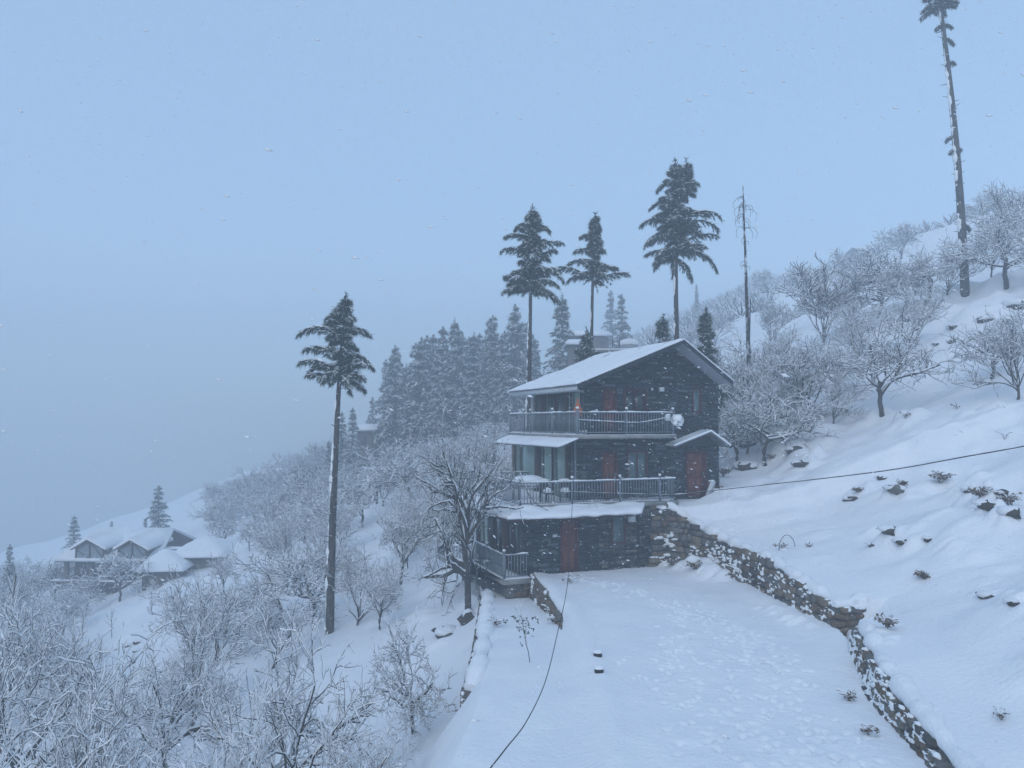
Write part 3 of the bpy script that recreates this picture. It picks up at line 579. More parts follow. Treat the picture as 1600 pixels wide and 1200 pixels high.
# things standing on the balconies
def prop(name, label, cat, u, v, z, rz=0): 
    p = (HO.x + u * CA - v * SA, HO.y + u * SA + v * CA, z + ZB); return thing(name, label, cat, p, HR + rz)
for i in range(3):
    a, b = pv_(902.5 + 4.3 * i, 675, .3)
    o = prop('flower_pot', ['small white flower pot on the top balcony next to the corner post', 'small white flower pot, middle one of three on the top balcony', 'small white flower pot on the top balcony, nearest of three to the red-brown door'][i], 'flower pot', .13 + .155 * i, .1, F3 + .03, 0, )
    o['group'] = 'flower pots behind the top balcony corner post'
    c = MB(); q = 12
    P = np.array([(r * math.cos(2 * math.pi * j / q), r * math.sin(2 * math.pi * j / q), zz) for r, zz in ((.035, 0), (.065, .13), (.07, .13), (.07, .15)) for j in range(q)])
    c.add(P, [(l * q + j, l * q + (j + 1) % q, l * q + q + (j + 1) % q, l * q + q + j) for l in range(3) for j in range(q)], [(0, j + 1, j) for j in range(1, q - 1)]); c.build('pot', WHITE, o)
    c = MB(); c.blob((0, 0, .15), (.06, .06, .04), seed=i); c.build('snow', SNOWT, o, True)
o = prop('satellite_dish', 'snow-caked satellite dish hanging at the end post of the top balcony', 'satellite dish', 4.95, -.16, F3 + .62, R(-25))
c = MB(); n = 14; V = [(0, 0, 0)]; 
for k, rr in enumerate((.12, .22, .30)):
    for j in range(n): V.append((rr * math.cos(2 * math.pi * j / n), -.28 * (rr / .3) ** 2 * .35, rr * math.sin(2 * math.pi * j / n)))
F3_ = [(0, 1 + j, 1 + (j + 1) % n) for j in range(n)]; F4_ = [(1 + l * n + j, 1 + (l + 1) * n + j, 1 + (l + 1) * n + (j + 1) % n, 1 + l * n + (j + 1) % n) for l in range(2) for j in range(n)]
c.add(V, F4_, F3_); d_ = c.build('dish', WHITE, o, True); d_.rotation_euler = (R(-25), 0, 0)
c = MB(); c.tube([(0, .02, -.05), (0, .12, -.1), (-.08, .13, -.35)], .02); c.tube([(0, -.02, -.28), (0, -.38, -.05)], .012); c.box((-.03, -.42, -.08), (.03, -.34, -.01)); c.build('bracket', STEEL, o)
c = MB(); c.blob((0, -.10, .12), (.25, .10, .19), seed=5, rough=.3); c.blob((-.05, -.13, -.08), (.17, .07, .10), seed=6, rough=.3); c.blob((.12, -.12, -.18), (.10, .06, .05), seed=7); c.build('snow', SNOWT, o, True)
o = prop('covered_box', 'small snow-capped white box clipped to the top balcony rail near the dish', 'box', 4.5, -.10, F3 + .75)
c = MB(); c.box((-.12, -.05, -.12), (.12, .05, .14)); c.build('body', WHITE, o); c = MB(); c.blob((0, 0, .15), (.14, .08, .05), seed=2); c.build('snow', SNOWT, o, True)
# washing line with an orange cloth
P = [(-.0, .0)]; 
def wpt(px, py, v): a, b = pv_(px, py, v); return (a, v, b)
def cable(name, label, pts, r, m=CABLE, cat='cable', snow=True, n=5, loc=True, dens=7):
    pts = [Vector(p) for p in pts]; out = []
    for i in range(len(pts) - 1):
        p0 = pts[max(i - 1, 0)]; p1 = pts[i]; p2 = pts[i + 1]; p3 = pts[min(i + 2, len(pts) - 1)]
        for k in range(dens): t = k / dens; out.append(.5 * ((2 * p1) + (p2 - p0) * t + (2 * p0 - 5 * p1 + 4 * p2 - p3) * t * t + (3 * p1 - p0 - 3 * p2 + p3) * t ** 3))
    out.append(pts[-1]); e = thing(name, label, cat, out[0]); out = [p - out[0] for p in out]
    c = MB(); c.tube(out, r, n); c.build('wire', m, e, True)
    if snow:
        Q = np.array([(p.x, p.y, p.z + r * 1.1) for p in out]); rr = np.array([r * (.75 + .5 * random.random()) if random.random() < .75 else r * .2 for _ in out]); c = MB(); c.tube(Q, rr, n); c.build('snow', SNOWT, e, True)
    return e
def W_(u, v, z): return Vector((HO.x + u * CA - v * SA, HO.y + u * SA + v * CA, z + ZB))
def at_uv(px, py, v): a, b = pv_(px, py, v); return W_(a, v, b)
cable('clothes_line', 'snow-coated clothes line sagging along the top balcony railing', [at_uv(905, 656, -.13), at_uv(960, 659, -.13), at_uv(1000, 660, -.13), at_uv(1040, 653, -.13)], .016, STEEL, 'clothes line')
o = prop('folded_parasol', 'orange folded cloth leaning at the pale curtained pane of the top floor', 'parasol', *(lambda q: (q[0], .45, F3 + .02))(pv_(903, 640, .45)))
c = MB(); n = 9
for l, (rr, zz) in enumerate(((.03, 0), (.10, .35), (.19, 1.0), (.12, 1.25), (.02, 1.62))): pass
prof = ((.02, 0.), (.05, .75), (.24, .95), (.17, 1.15), (.06, 1.4), (.01, 1.66)); V = [(r_ * (1 if j % 2 else .6) * math.cos(2 * math.pi * j / 12), r_ * (1 if j % 2 else .6) * math.sin(2 * math.pi * j / 12), zz) for r_, zz in prof for j in range(12)]
c.add(V, [(l * 12 + j, l * 12 + (j + 1) % 12, l * 12 + 12 + (j + 1) % 12, l * 12 + 12 + j) for l in range(len(prof) - 1) for j in range(12)]); c.build('cloth', ORANGE, o, True)
# snow-covered garden set on the middle deck
a, b = pv_(826, 745, 1.7)
o = prop('garden_table', 'garden table on the middle deck buried under a round heap of snow', 'table', a + .1, 1.8, F2 + .05)
c = MB(); c.box((-.75, -.45, .66), (.75, .45, .72)); c.build('tabletop', WOOD, o)
for sx in (-1, 1):
    for sy in (-1, 1): c = MB(); c.box((sx * .65 - .03, sy * .36 - .03, 0), (sx * .65 + .03, sy * .36 + .03, .66)); c.build('leg', WOOD, o)
c = MB(); c.blob((-.1, 0, .84), (.85, .52, .30), seed=11, rough=.06, seg=16, rings=9); c.blob((.45, -.1, .80), (.5, .4, .2), seed=12, rough=.08, seg=12, rings=7); c.build('snow', SNOW, o, True)
a, b = pv_(868, 760, 1.0)
for i, (du, rz) in enumerate(((-.5, .2), (.35, -.3))):
    o = prop('garden_chair', ['snow-draped garden chair behind the middle railing, next to the buried table', 'dark garden chair heaped with snow behind the middle railing, towards the red-brown door'][i], 'chair', a + du, .75, F2 + .05, rz)
    c = MB(); c.box((-.24, -.24, .40), (.24, .24, .44)); c.build('seat', DARK, o); c = MB(); c.box((-.24, .2, .44), (.24, .24, .92)); c.build('backrest', DARK, o)
    for sx in (-1, 1):
        for sy in (-1, 1): c = MB(); c.box((sx * .21 - .02, sy * .21 - .02, 0), (sx * .21 + .02, sy * .21 + .02, .40)); c.build('leg', DARK, o)
        c = MB(); c.box((sx * .25 - .02, -.24, .62), (sx * .25 + .02, .2, .66)); c.build('armrest', DARK, o)
    c = MB(); c.blob((0, -.02, .5), (.25, .24, .13), seed=i + 5); c.blob((0, .22, .95), (.26, .06, .06), seed=i); c.build('snow', SNOWT, o, True)
o = prop('leaning_pole', 'thin snowy pole leaning on the railing of the middle deck', 'pole', *(lambda q: (q[0], .30, F2 + .03))(pv_(832, 785, .3)))
c = MB(); c.tube([(0, 0, 0), (-.55, .05, 1.35)], .022); c.build('shaft', WOOD, o); c = MB(); c.tube([(0, -.01, .05), (-.55, .04, 1.39)], .02); c.build('snow', SNOWT, o)
a, b = pu_(765, 845, -3.0)
o = prop('black_armchair', 'black armchair standing on the lower deck by the ground floor glazing', 'armchair', -3.1, a, F1 + .03, R(60))
c = MB(); c.box((-.32, -.3, .22), (.32, .3, .45)); c.build('seat', DARK, o); c = MB(); c.box((-.32, .22, .45), (.32, .34, .95)); c.build('backrest', DARK, o)
for sx in (-1, 1): c = MB(); c.box((sx * .34 - .07, -.3, .2), (sx * .34 + .07, .3, .62)); c.build('armrest', DARK, o)
for sx in (-1, 1):
    for sy in (-1, 1): c = MB(); c.box((sx * .3 - .03, sy * .26 - .03, 0), (sx * .3 + .03, sy * .26 + .03, .2)); c.build('leg', DARK, o)
# red chair and white board beside the side door
p = W_(*pv_(1120, 775, .62)[:1], .62, 0)
def gz(u, v): q = W_(u, v, 0); return g(q.x, q.y) - ZB
a = pv_(1118, 775, .7)[0]
o = prop('red_chair', 'red plastic chair with snowy seat beside the deep red side door', 'chair', a, .72, gz(a, .72) - .02, R(15))
c = MB(); c.box((-.26, -.26, .38), (.26, .26, .43)); c.build('seat', REDF, o); c = MB(); c.box((-.26, .22, .43), (.26, .26, .86)); c.build('backrest', RED, o)
for sx in (-1, 1):
    for sy in (-1, 1): c = MB(); c.box((sx * .23 - .025, sy * .23 - .025, 0), (sx * .23 + .025, sy * .23 + .025, .38)); c.build('leg', RED, o)
    c = MB(); c.box((sx * .28 - .03, -.26, .58), (sx * .28 + .03, .22, .63)); c.build('armrest', RED, o)
c = MB(); c.box((-.24, -.24, .05), (.24, -.21, .34)); c.build('front_panel', RED, o)
c = MB(); c.blob((0, 0, .46), (.25, .24, .07), seed=2); c.blob((0, .24, .88), (.27, .05, .04), seed=3); c.build('snow', SNOWT, o, True)
a = pv_(1104, 775, .35)[0]; zz = gz(a, .3)
o = prop('leaning_board', 'pale board leaning against the red chair by the side door', 'board', a, .36, zz)
c = MB(); M = Matrix.Rotation(R(24), 4, 'Y'); c.box((-.13, -.02, .0), (.13, .02, .95), M=M); c.build('board', WHITE, o); c = MB(); c.box((-.13, -.025, .951), (.13, .03, .985), M=M); c.build('snow', SNOWT, o)
o = prop('water_barrel', 'white round water barrel hanging under the apron roof near the drain pipe', 'water barrel', pv_(987, 808, VG - .35)[0], VG - .35, pv_(987, 815, VG - .35)[1])
c = MB(); c.tube([(0, 0, 0), (0, 0, .02), (0, 0, .42), (0, 0, .45)], (.16, .17, .17, .15), 14); c.build('body', WHITE, o); c = MB(); c.box((-.02, .15, .28), (.02, .29, .32)); c.build('bracket', STEEL, o)
# little trestle left on the apron roof
a, b = pv_(926, 797, -.6)
o = prop('roof_trestle', 'thin white A-shaped frame standing in the apron snow', 'frame', a, -.6, b + .02)
c = MB(); c.tube([(-.28, 0, 0), (0, 0, .42)], .018); c.tube([(.3, 0, -.02), (0, 0, .42)], .018); c.tube([(-.4, 0, .02), (-.2, 0, .06)], .02); c.build('frame', WHITE, o)

# ------------------------------------------------------------------ retaining walls of rubble
def snow_patch(mb, p, r, seed): mb.blob(p, r, seed=seed, rough=.35, seg=6, rings=4)
def rubble_wall(name, label, pts, tops, bots, side, hs=.24, ls=.42, batter=.12, snow=.5, seed=0, thick=.38, cap=.20, kinds=None, lean=None, plants=0):
    """pts: foot line (x, y); side: +1 when the face looks to the left of the walking direction"""
    gg = np.random.default_rng(seed); P = np.array(pts, float); S = np.concatenate([[0], np.cumsum(np.linalg.norm(np.diff(P, axis=0), axis=1))]); Lt = S[-1]
    def pos(s): return np.array([np.interp(s, S, P[:, 0]), np.interp(s, S, P[:, 1])])
    def tb(s): return float(np.interp(s, S, tops)), float(np.interp(s, S, bots))
    def nrm(s):
        a = pos(max(s - .2, 0)); b = pos(min(s + .2, Lt)); d = b - a; d /= np.linalg.norm(d) + 1e-9; return np.array([-d[1], d[0]]) * side, math.atan2(d[1], d[0])
    o = thing(name, label, 'retaining wall', (P[0, 0], P[0, 1], bots[0])); O = np.array([P[0, 0], P[0, 1], bots[0]])
    core = MB(); n = max(3, int(Lt / .5)); prev = None; V = []
    for i in range(n + 1):
        s = Lt * i / n; p = pos(s); nn, _ = nrm(s); t_, b_ = tb(s); H = t_ - b_
        q = [(p, b_ - .5), (p - nn * batter * H, t_ - .03), (p - nn * (batter * H + thick), t_ - .03), (p - nn * (batter * H + thick), b_ - .5)]
        V += [(a[0] - O[0], a[1] - O[1], z_ - O[2]) for a, z_ in q]
    Fq_ = [(i * 4 + k, i * 4 + (k + 1) % 4, i * 4 + 4 + (k + 1) % 4, i * 4 + 4 + k) for i in range(n) for k in range(4)] + [(0, 3, 2, 1), (n * 4, n * 4 + 1, n * 4 + 2, n * 4 + 3)]
    core.add(V, Fq_); core.build('core', MORTAR, o)
    sn = MB(); row = 0; z_ = min(bots) - .1; cnt = 0
    while z_ < max(tops):
        h = hs * (.8 + .45 * gg.random()); s = -gg.random() * .3
        while s < Lt:
            L = ls * (.55 + .9 * gg.random()); sc = s + L / 2; s += L
            if sc < 0 or sc > Lt: continue
            t_, b_ = tb(sc); zc = z_ + h / 2
            if zc > t_ - .02 or zc < b_ - .12: continue
            nn, ang = nrm(sc); p = pos(sc) - nn * (batter * (zc - b_) - .02 + .05)
            if lean: pass
            st = stone(o, (p[0] - O[0], p[1] - O[1], zc - O[2]), ang, (L * .97, .26 + .08 * gg.random(), h * .95), None if kinds is None else int(gg.choice(kinds))); cnt += 1
            cov = snow * (1 + 1.6 * float(vnoise(np.array([sc * .7]), np.array([zc * 1.1 + seed]), 3)[0]) * 2)
            for q in range(8):
                off = (gg.random() - .5) * L; dz_ = (gg.random() - .5) * h; zq = zc + dz_; ns = float(vnoise(np.array([(sc + off) * 1.9]), np.array([zq * 2.3 + seed]), 3)[0] + .6 * vnoise(np.array([(sc + off) * 5.3]), np.array([zq * 6 + seed]), 5)[0])
                if ns > .42 - snow * .9 + (.35 if name == 'retaining_wall' and seed == 5 and sc < 2.4 else 0):
                    w_ = (.035 + .10 * gg.random()) * min(1.3, 1 + ns); pp = pos(min(max(sc + off, 0), Lt)) - nn * (batter * (zq - b_) - .075)
                    sn.blob((pp[0] - O[0], pp[1] - O[1], zq - O[2]), (w_ * abs(math.cos(ang)) + .05, w_ * abs(math.sin(ang)) + .05, .03 + .055 * gg.random()), seed=int(gg.integers(999)), rough=.28, seg=6, rings=4)
            if plants and gg.random() < plants:
                for q in range(3):
                    a = pos(sc) - nn * (batter * (zc - b_) - .12); d = np.array([gg.normal() * .12, gg.normal() * .12]) + nn * .1
                    sn.tube([(a[0] - O[0], a[1] - O[1], zc - O[2]), (a[0] + d[0] - O[0], a[1] + d[1] - O[1], zc - O[2] + .08 + .1 * gg.random())], (.012, .006), 3, m=1)
        z_ += h
    if sn.n: b = sn.build('snow', [SNOWT, LEAFD], o, True); b['kind'] = 'stuff'
    m = int(Lt / .16); Q = []; rr = []
    for i in range(m):
        s = Lt * i / (m - 1); nn, _ = nrm(s); t_, b_ = tb(s); r = cap * (1 + .9 * float(vnoise(np.array([s * 1.7]), np.array([seed * 3.]), 7)[0]) + .5 * float(vnoise(np.array([s * 4.7]), np.array([seed * 3.]), 8)[0])); p = pos(s) - nn * (batter * (t_ - b_) + .10 + r * .3); Q.append((p[0] - O[0], p[1] - O[1], t_ - O[2] + r * .1)); rr.append(r)
    if cap: q = MB(); q.tube(Q, rr, 8); q.build('snow_cap', SNOW, o, True)
    return o
def wseg(y0, y1, n, dx=0.): ys = np.linspace(y0, y1, n); return [(float(np.interp(y, WY, WX)) + dx, float(y)) for y in ys]
u3 = W_(3.66, -.02, 0)
w1 = [(u3.x, u3.y - .02), (6.9, 34.95), (7.55, 34.45)] + wseg(33.6, 23.85, 9)
w1t = [float(np.interp(p[1], TY, TZ)) - .08 for p in w1]; w1t[0] = -3.76; w1t[1] = -3.78; w1t[2] = -4.3
w1b = [-6.55] * len(w1)
rubble_wall('retaining_wall', 'long snow-speckled rubble wall running from the slate house along the yard', w1, w1t, w1b, -1, snow=.58, seed=5, kinds=[0, 0, 3, 2, 1], hs=.27, ls=.50, plants=.25)
rubble_wall('retaining_wall', 'short bare brown rubble wall end at the gap between the two long walls', [(9.92, 23.7), (10.5, 23.85), (11.5, 24.35)], [-5.62, -5.6, -5.5], [-6.45, -6.3, -5.95], -1, snow=.08, seed=6, hs=.16, ls=.3, kinds=[0, 1, 1, 3], batter=.03)
w2 = wseg(21.9, 12.2, 9); rubble_wall('retaining_wall', 'low rubble wall heavily crusted with snow beside the trampled yard', w2, [float(np.interp(p[1], TY, TZ)) - .10 for p in w2], [-6.5] * len(w2), -1, snow=.66, seed=7, hs=.2, ls=.36, batter=.3)
e1 = [(float(np.interp(y, EY, EX)) - .12, y) for y in (33.1, 31.5, 30, 28.5, 27, 25.5)]
rubble_wall('yard_edge_wall', 'low brown stone edging from the lower deck along the yard', e1, [-6.42, -6.44, -6.48, -6.56, -6.66, -6.8], [-7.3, -7.2, -7.1, -7.0, -6.95, -6.95], -1, cap=.09, snow=.2, seed=8, hs=.2, ls=.4, kinds=[1, 3, 0, 1], thick=.22)
t1 = [(float(np.interp(y, LY, LX)) - .62, y) for y in (33.6, 32, 30, 28, 26, 24, 22.2, 21)]
rubble_wall('terrace_wall', 'rough battered terrace wall with icy drips left of the narrow snow terrace'.replace('left of', 'below'), t1, [-7.32, -7.3, -7.2, -7.1, -6.95, -6.88, -6.8, -7.2], [-9.1, -9.0, -8.9, -8.7, -8.5, -8.3, -8.0, -7.5], -1, cap=.24, snow=.50, seed=9, hs=.26, ls=.34, batter=.17, thick=.34)

# ------------------------------------------------------------------ bare trees
class Kids: pass
def norm(a): return a / (np.linalg.norm(a, axis=-1, keepdims=True) + 1e-9)
def grow(gg, P, Rr, n, t0, t1, L, Lv, ang, up, wig, K, rr, bend=0.):
    """n children on each parent polyline P (T,K0,3)"""
    T, K0, _ = P.shape; t = (t0 + (t1 - t0) * (np.arange(n)[None] + gg.random((T, n))) / n) * (K0 - 1); i = np.minimum(t.astype(int), K0 - 2); f = (t - i)[..., None]
    ti = np.arange(T)[:, None]; A = P[ti, i]; B = P[ti, i + 1]; o = A + (B - A) * f; d = norm(B - A)
    ref = norm(np.cross(d, norm(gg.normal(size=d.shape)))); an = (ang * (1 + .35 * gg.normal(size=(T, n))))[..., None]
    dd = norm(d * np.cos(an) + ref * np.sin(an) + np.array([0, 0, up])); ln = L * (1 + Lv * gg.normal(size=(T, n))).clip(.3, 2) * (1.15 - .45 * (t / (K0 - 1)))
    r0 = (Rr[ti, i] * (1 - f[..., 0]) + Rr[ti, i + 1] * f[..., 0]) * rr[0]
    o = o.reshape(-1, 3); dd = dd.reshape(-1, 3); ln = ln.ravel(); r0 = np.maximum(r0.ravel(), rr[1]); Q = np.empty((len(o), K, 3)); Q[:, 0] = o
    for k in range(1, K):
        dd = norm(dd + gg.normal(size=dd.shape) * wig + np.array([0, 0, bend])); Q[:, k] = Q[:, k - 1] + dd * (ln / (K - 1))[:, None]
    RR = r0[:, None] * np.linspace(1, .45, K)[None]
    return Q, np.maximum(RR, rr[2])
def snow_tubes(gg, Q, RR, s, n=4, keep=1., vert=.35):
    D = norm(np.gradient(Q, axis=1)); hor = np.sqrt(np.clip(1 - D[..., 2] ** 2, 0, 1)); T, K, _ = Q.shape
    rs = (RR * .75 + s) * (vert + (1 - vert) * hor) * (.45 + 1.1 * gg.random((T, K)) ** 1.3)
    rs = np.where(gg.random((T, K)) > keep, rs * .15, rs)
    off = np.zeros_like(Q); off[..., 2] = RR * 1.1 + rs * .6; side = norm(np.array([-.8, -.5, 0])); off += side * ((1 - hor) * RR * .8)[..., None]
    return tubes(Q, rs, n, off)
def bare_tree(kind, seed, lod=0):
    gg = np.random.default_rng(seed)
    if kind == 'apple': H, th, lean, nl, la, up = 5.0, 1.3, .25, 7, .95, .25
    elif kind == 'near': H, th, lean, nl, la, up = 5.0, 1.2, .25, 7, .95, .2
    elif kind == 'vase': H, th, lean, nl, la, up = 6.0, .7, .08, 9, .50, .45
    elif kind == 'sapling': H, th, lean, nl, la, up = 2.6, 1.9, .08, 7, .75, .35
    elif kind == 'big': H, th, lean, nl, la, up = 8.5, 3.0, .3, 13, .95, .15
    K = 7; tr = np.zeros((1, K, 3)); tr[0, :, 2] = np.linspace(-.35, th, K); tr[0, :, :2] = np.cumsum(gg.normal(size=(K, 2)) * .05 * th / 1.3, axis=0) * (np.arange(K) > 0)[:, None]
    tr[0, :, 0] += np.linspace(0, lean * th * gg.normal(), K); r0 = {'near': .085, 'apple': .09, 'vase': .075, 'sapling': .03, 'big': .19}[kind]; trr = (r0 * np.linspace(1.15, .75, K))[None]
    S = (H - th * .5)
    if kind == 'sapling':
        l1, r1 = grow(gg, tr, trr, 9, .35, 1., .9, .2, la, up, .12, 5, (.5, .010, .008)); l2, r2 = grow(gg, l1, r1, 5, .2, 1., .38, .3, .7, .4, .12, 4, (.7, .008, .006)); sets = [(l2, r2)]; big = [(tr, trr), (l1, r1)]; sn = .014
        top, rt = grow(gg, tr, trr, 1, .98, 1., .7, .1, .1, 1, .1, 5, (.8, .01, .008)); sets.append((top, rt))
    else:
        l1, r1 = grow(gg, tr, trr, nl, .58 if kind != 'big' else .22, 1., S * (.54 if kind != 'vase' else .74), .18, la, up, .22, 8, (.55, .024, .014), bend=.02 if kind != 'vase' else .05)
        n2, n3, n4 = {'apple': (6, 5, 3), 'vase': (6, 5, 2), 'big': (6, 5, 2), 'near': (6, 6, 4)}[kind]
        if lod == 1: n4 = 1
        l2, r2 = grow(gg, l1, r1, n2, .25, 1., S * .27, .25, .85 if kind != 'vase' else .45, .15 if kind != 'vase' else .45, .24, 6, (.6, .015, .010), bend=.02)
        l3, r3 = grow(gg, l2, r2, n3, .15, 1., S * .15, .35, .95 if kind != 'vase' else .55, .22, .26, 5 if not lod else 4, (.65, (.008 if kind == 'near' else .013) if not lod else .022, (.006 if kind == 'near' else .009) if not lod else .017), bend=.03)
        big = [(tr, trr), (l1, r1)]; sets = [(l2, r2), (l3, r3)]
        l4, r4 = grow(gg, l3, r3, n4, .1, 1., S * .085, .4, .9, .3, .25, 4, (.75, (.006 if kind == 'near' else .009) if not lod else .018, (.004 if kind == 'near' else .007) if not lod else .014), bend=.05); sets.append((l4, r4)); sn = {'big': .004, 'near': .0085}.get(kind, .013)
    n0 = 8 if not lod else 5
    def joined(name, L_, mats, f):
        V = []; Fs = []; k = 0
        for Q, RR in L_: v, q = f(Q, RR); V.append(v); Fs.append(q + k); k += len(v)
        return mesh(name, np.vstack(V), [(np.vstack(Fs), 0)], mats, True)
    dens = .88 if kind != 'big' else .6
    A = joined('trunk', big, BARK, lambda Q, RR: tubes(Q, RR, n0)); B = joined('crown', sets, TWIG, lambda Q, RR: tubes(Q, RR, 3))
    C = joined('snow', big[1:] + sets, SNOWT, lambda Q, RR: snow_tubes(gg, Q, RR, sn * (1 if not lod else 1.35), 4 if len(Q) < 3000 else 3, keep=dens))
    zz_ = np.empty(len(B.vertices) * 3, np.float32); B.vertices.foreach_get('co', zz_); return A, B, C, float(np.percentile(zz_[2::3], 99.7))
VAR = {'near': [bare_tree('near', 20 + i) for i in range(4)], 'apple': [bare_tree('apple', 10 + i) for i in range(5)], 'vase': [bare_tree('vase', 30 + i) for i in range(3)], 'sapling': [bare_tree('sapling', 50 + i) for i in range(3)], 'big': [bare_tree('big', 75)]}
def far_variant(kind, seed):
    A, B, C, H = bare_tree(kind, seed, 1)
    V = []; Fs = []; k = 0
    for i, me in enumerate((A, B, C)):
        v = np.empty(len(me.vertices) * 3, np.float32); me.vertices.foreach_get('co', v); l = np.empty(len(me.loops), np.int32); me.loops.foreach_get('vertex_index', l)
        V.append(v.reshape(-1, 3)); Fs.append((l.reshape(-1, 4) + k, min(i, 2))); k += len(me.vertices); bpy.data.meshes.remove(me)
    return mesh('bare_tree', np.vstack(V), Fs, [BARK, TWIG, SNOWT], True), H
FARV = {'apple': [far_variant('apple', 110 + i) for i in range(3)], 'vase': [far_variant('vase', 130 + i) for i in range(2)]}
trng = np.random.default_rng(44)
def plant(name, label, cat, kind, x, y, H, group=None, var=None, rz=None, lean=(0, 0), wide=1., dz=0.):
    far = y > 62 and kind in FARV; rz = trng.random() * 6.28 if rz is None else rz; z = g(x, y) - .05 + dz
    if far:
        me, h = FARV[kind][int(trng.integers(len(FARV[kind]))) if var is None else var % len(FARV[kind])]; o = link(name, me); o.location = (x, y, z); o.rotation_euler = (lean[0], lean[1], rz)
    else:
        A, B, C, h = VAR[kind][int(trng.integers(len(VAR[kind]))) if var is None else var % len(VAR[kind])]; o = thing(name, None, None, (x, y, z), rz); o.rotation_euler = (lean[0], lean[1], rz)
        for nm, me in (('trunk', A), ('crown', B), ('snow', C)): link(nm, me, o)
    s = H / h; o.scale = (s * wide, s * wide, s); tag(o, label, cat, group); return o
def plant_px(name, label, cat, kind, px, py, H=None, top=None, y0=12, **k):
    p = hit(px, py, y0)
    if H is None: H = (at(px, top, p.y).z - p.z)
    return plant(name, label, cat, kind, p.x, p.y, H, **k), p
def plant_Y(name, label, cat, kind, px, top, Y, **k):
    x = at(px, 600, Y).x; H = at(px, top, Y).z - g(x, Y); return plant(name, label, cat, kind, x, Y, H, **k)
BT = 'bare_tree'
used = []
def T_(px, py, top, kind, label, **k):
    if px < 700: k['wide'] = k.get('wide', 1.) * .74
    o, p = plant_px(BT, label, 'tree', kind, px, py, top=top, **k); used.append((p.x, p.y)); return o
# the large dark bare tree beside the lower deck
p = at(752, 935, 31.0); x_, y_ = p.x, 31.0
plant(BT, 'large dark many-branched bare tree leaning beside the lower deck', 'tree', 'big', -1.75, 32.2, 8.4, rz=2.2, lean=(0, R(-13)), wide=.50, dz=.2)
# valley side, each placed by its foot in the photograph
T_(650, 1146, 955, 'apple', 'small crooked apple tree alone on the open snow below the terrace wall', var=0, wide=.85)
T_(627, 914, 775, 'apple', 'snowy fruit tree with leaning trunk above the open snow strip', var=1, wide=1.0)
T_(638, 888, 770, 'vase', 'snowy fruit tree with dark forked trunk at the top of the open snow strip', wide=.8)
T_(592, 985, 880, 'apple', 'low snowy fruit tree just beside the tall bare pine trunk', wide=.9)
T_(262, 985, 912, 'sapling', 'pale sapling in the clearing below the snow-roofed annexe'); T_(172, 998, 945, 'sapling', 'thin dark sapling standing alone in the clearing below the dormered house')
T_(158, 1048, 992, 'sapling', 'small sapling lowest in the clearing, near the half-buried stones'); T_(238, 962, 905, 'sapling', 'young tree under the annexe eaves, next to the clearing'); T_(128, 998, 940, 'sapling', 'snow-bent sapling at the clearing edge nearest the leafy snow mass')
T_(692, 944, 880, 'sapling', 'small frosted sapling on the snow strip beside the big dark tree'); T_(133, 966, 885, 'apple', 'rounded apple tree in front of the dormered house columns', wide=1.1); T_(187, 942, 865, 'apple', 'widest apple tree hiding the middle of the dormered house', wide=1.3)
T_(350, 930, 860, 'apple', 'low apple tree at the top edge of the clearing beside the annexe', wide=1.0); T_(390, 862, 808, 'apple', 'apple tree with a bent dark trunk on the open shelf above the annexe'); T_(358, 852, 800, 'apple', 'apple tree with straight dark trunk on the open shelf above the annexe', wide=1.1)
T_(408, 858, 800, 'apple', 'apple tree leaning outward on the open shelf above the annexe')
NEAR = [(432, 955, 19.5, 'apple', 'nearest snow-laden fruit tree at the foot of the tall bare pine trunk', 0, .95), (560, 1085, 18, 'apple', 'low snowy fruit tree beneath the lone crooked apple tree', 2, .85),
        (350, 1075, 17, 'apple', 'snow-laden fruit tree filling the lower edge, with dark curving twigs', 3, .9), (310, 870, 31, 'vase', 'tall twiggy snow-covered tree rising beside the clearing', 0, .9), (275, 950, 26, 'apple', 'dense white-crusted tree at the clearing edge below the dormered house', 0, 1.0),
        (185, 1045, 20, 'vase', 'upright twiggy tree at the lower end of the clearing', 2, .8), (50, 930, 27, 'apple', 'heavily snow-clumped tree closest to the frame side below the dormered house', 1, 1.1),
        (25, 1040, 19, 'apple', 'snow-clumped tree low in the corner of the orchard', 2, 1.0), (110, 1120, 16.5, 'apple', 'snow-clumped tree in the lowest orchard corner beside the twiggy upright one', 3, .9), (15, 925, 40, 'apple', 'pale snow-covered tree behind the corner trees, near the leaning post', 0, 1.1), (455, 765, 52, 'vase', 'tall fan-shaped frosted tree beyond the tall bare pine trunk', 0, .8)]
for px, top, Y, kind, lab, var, wd in NEAR: plant_Y(BT, lab, 'tree', 'near' if Y < 31 and kind == 'apple' else kind, px, top + 12, Y, var=var, wide=wd * .66); used.append((at(px, 600, Y).x, Y))
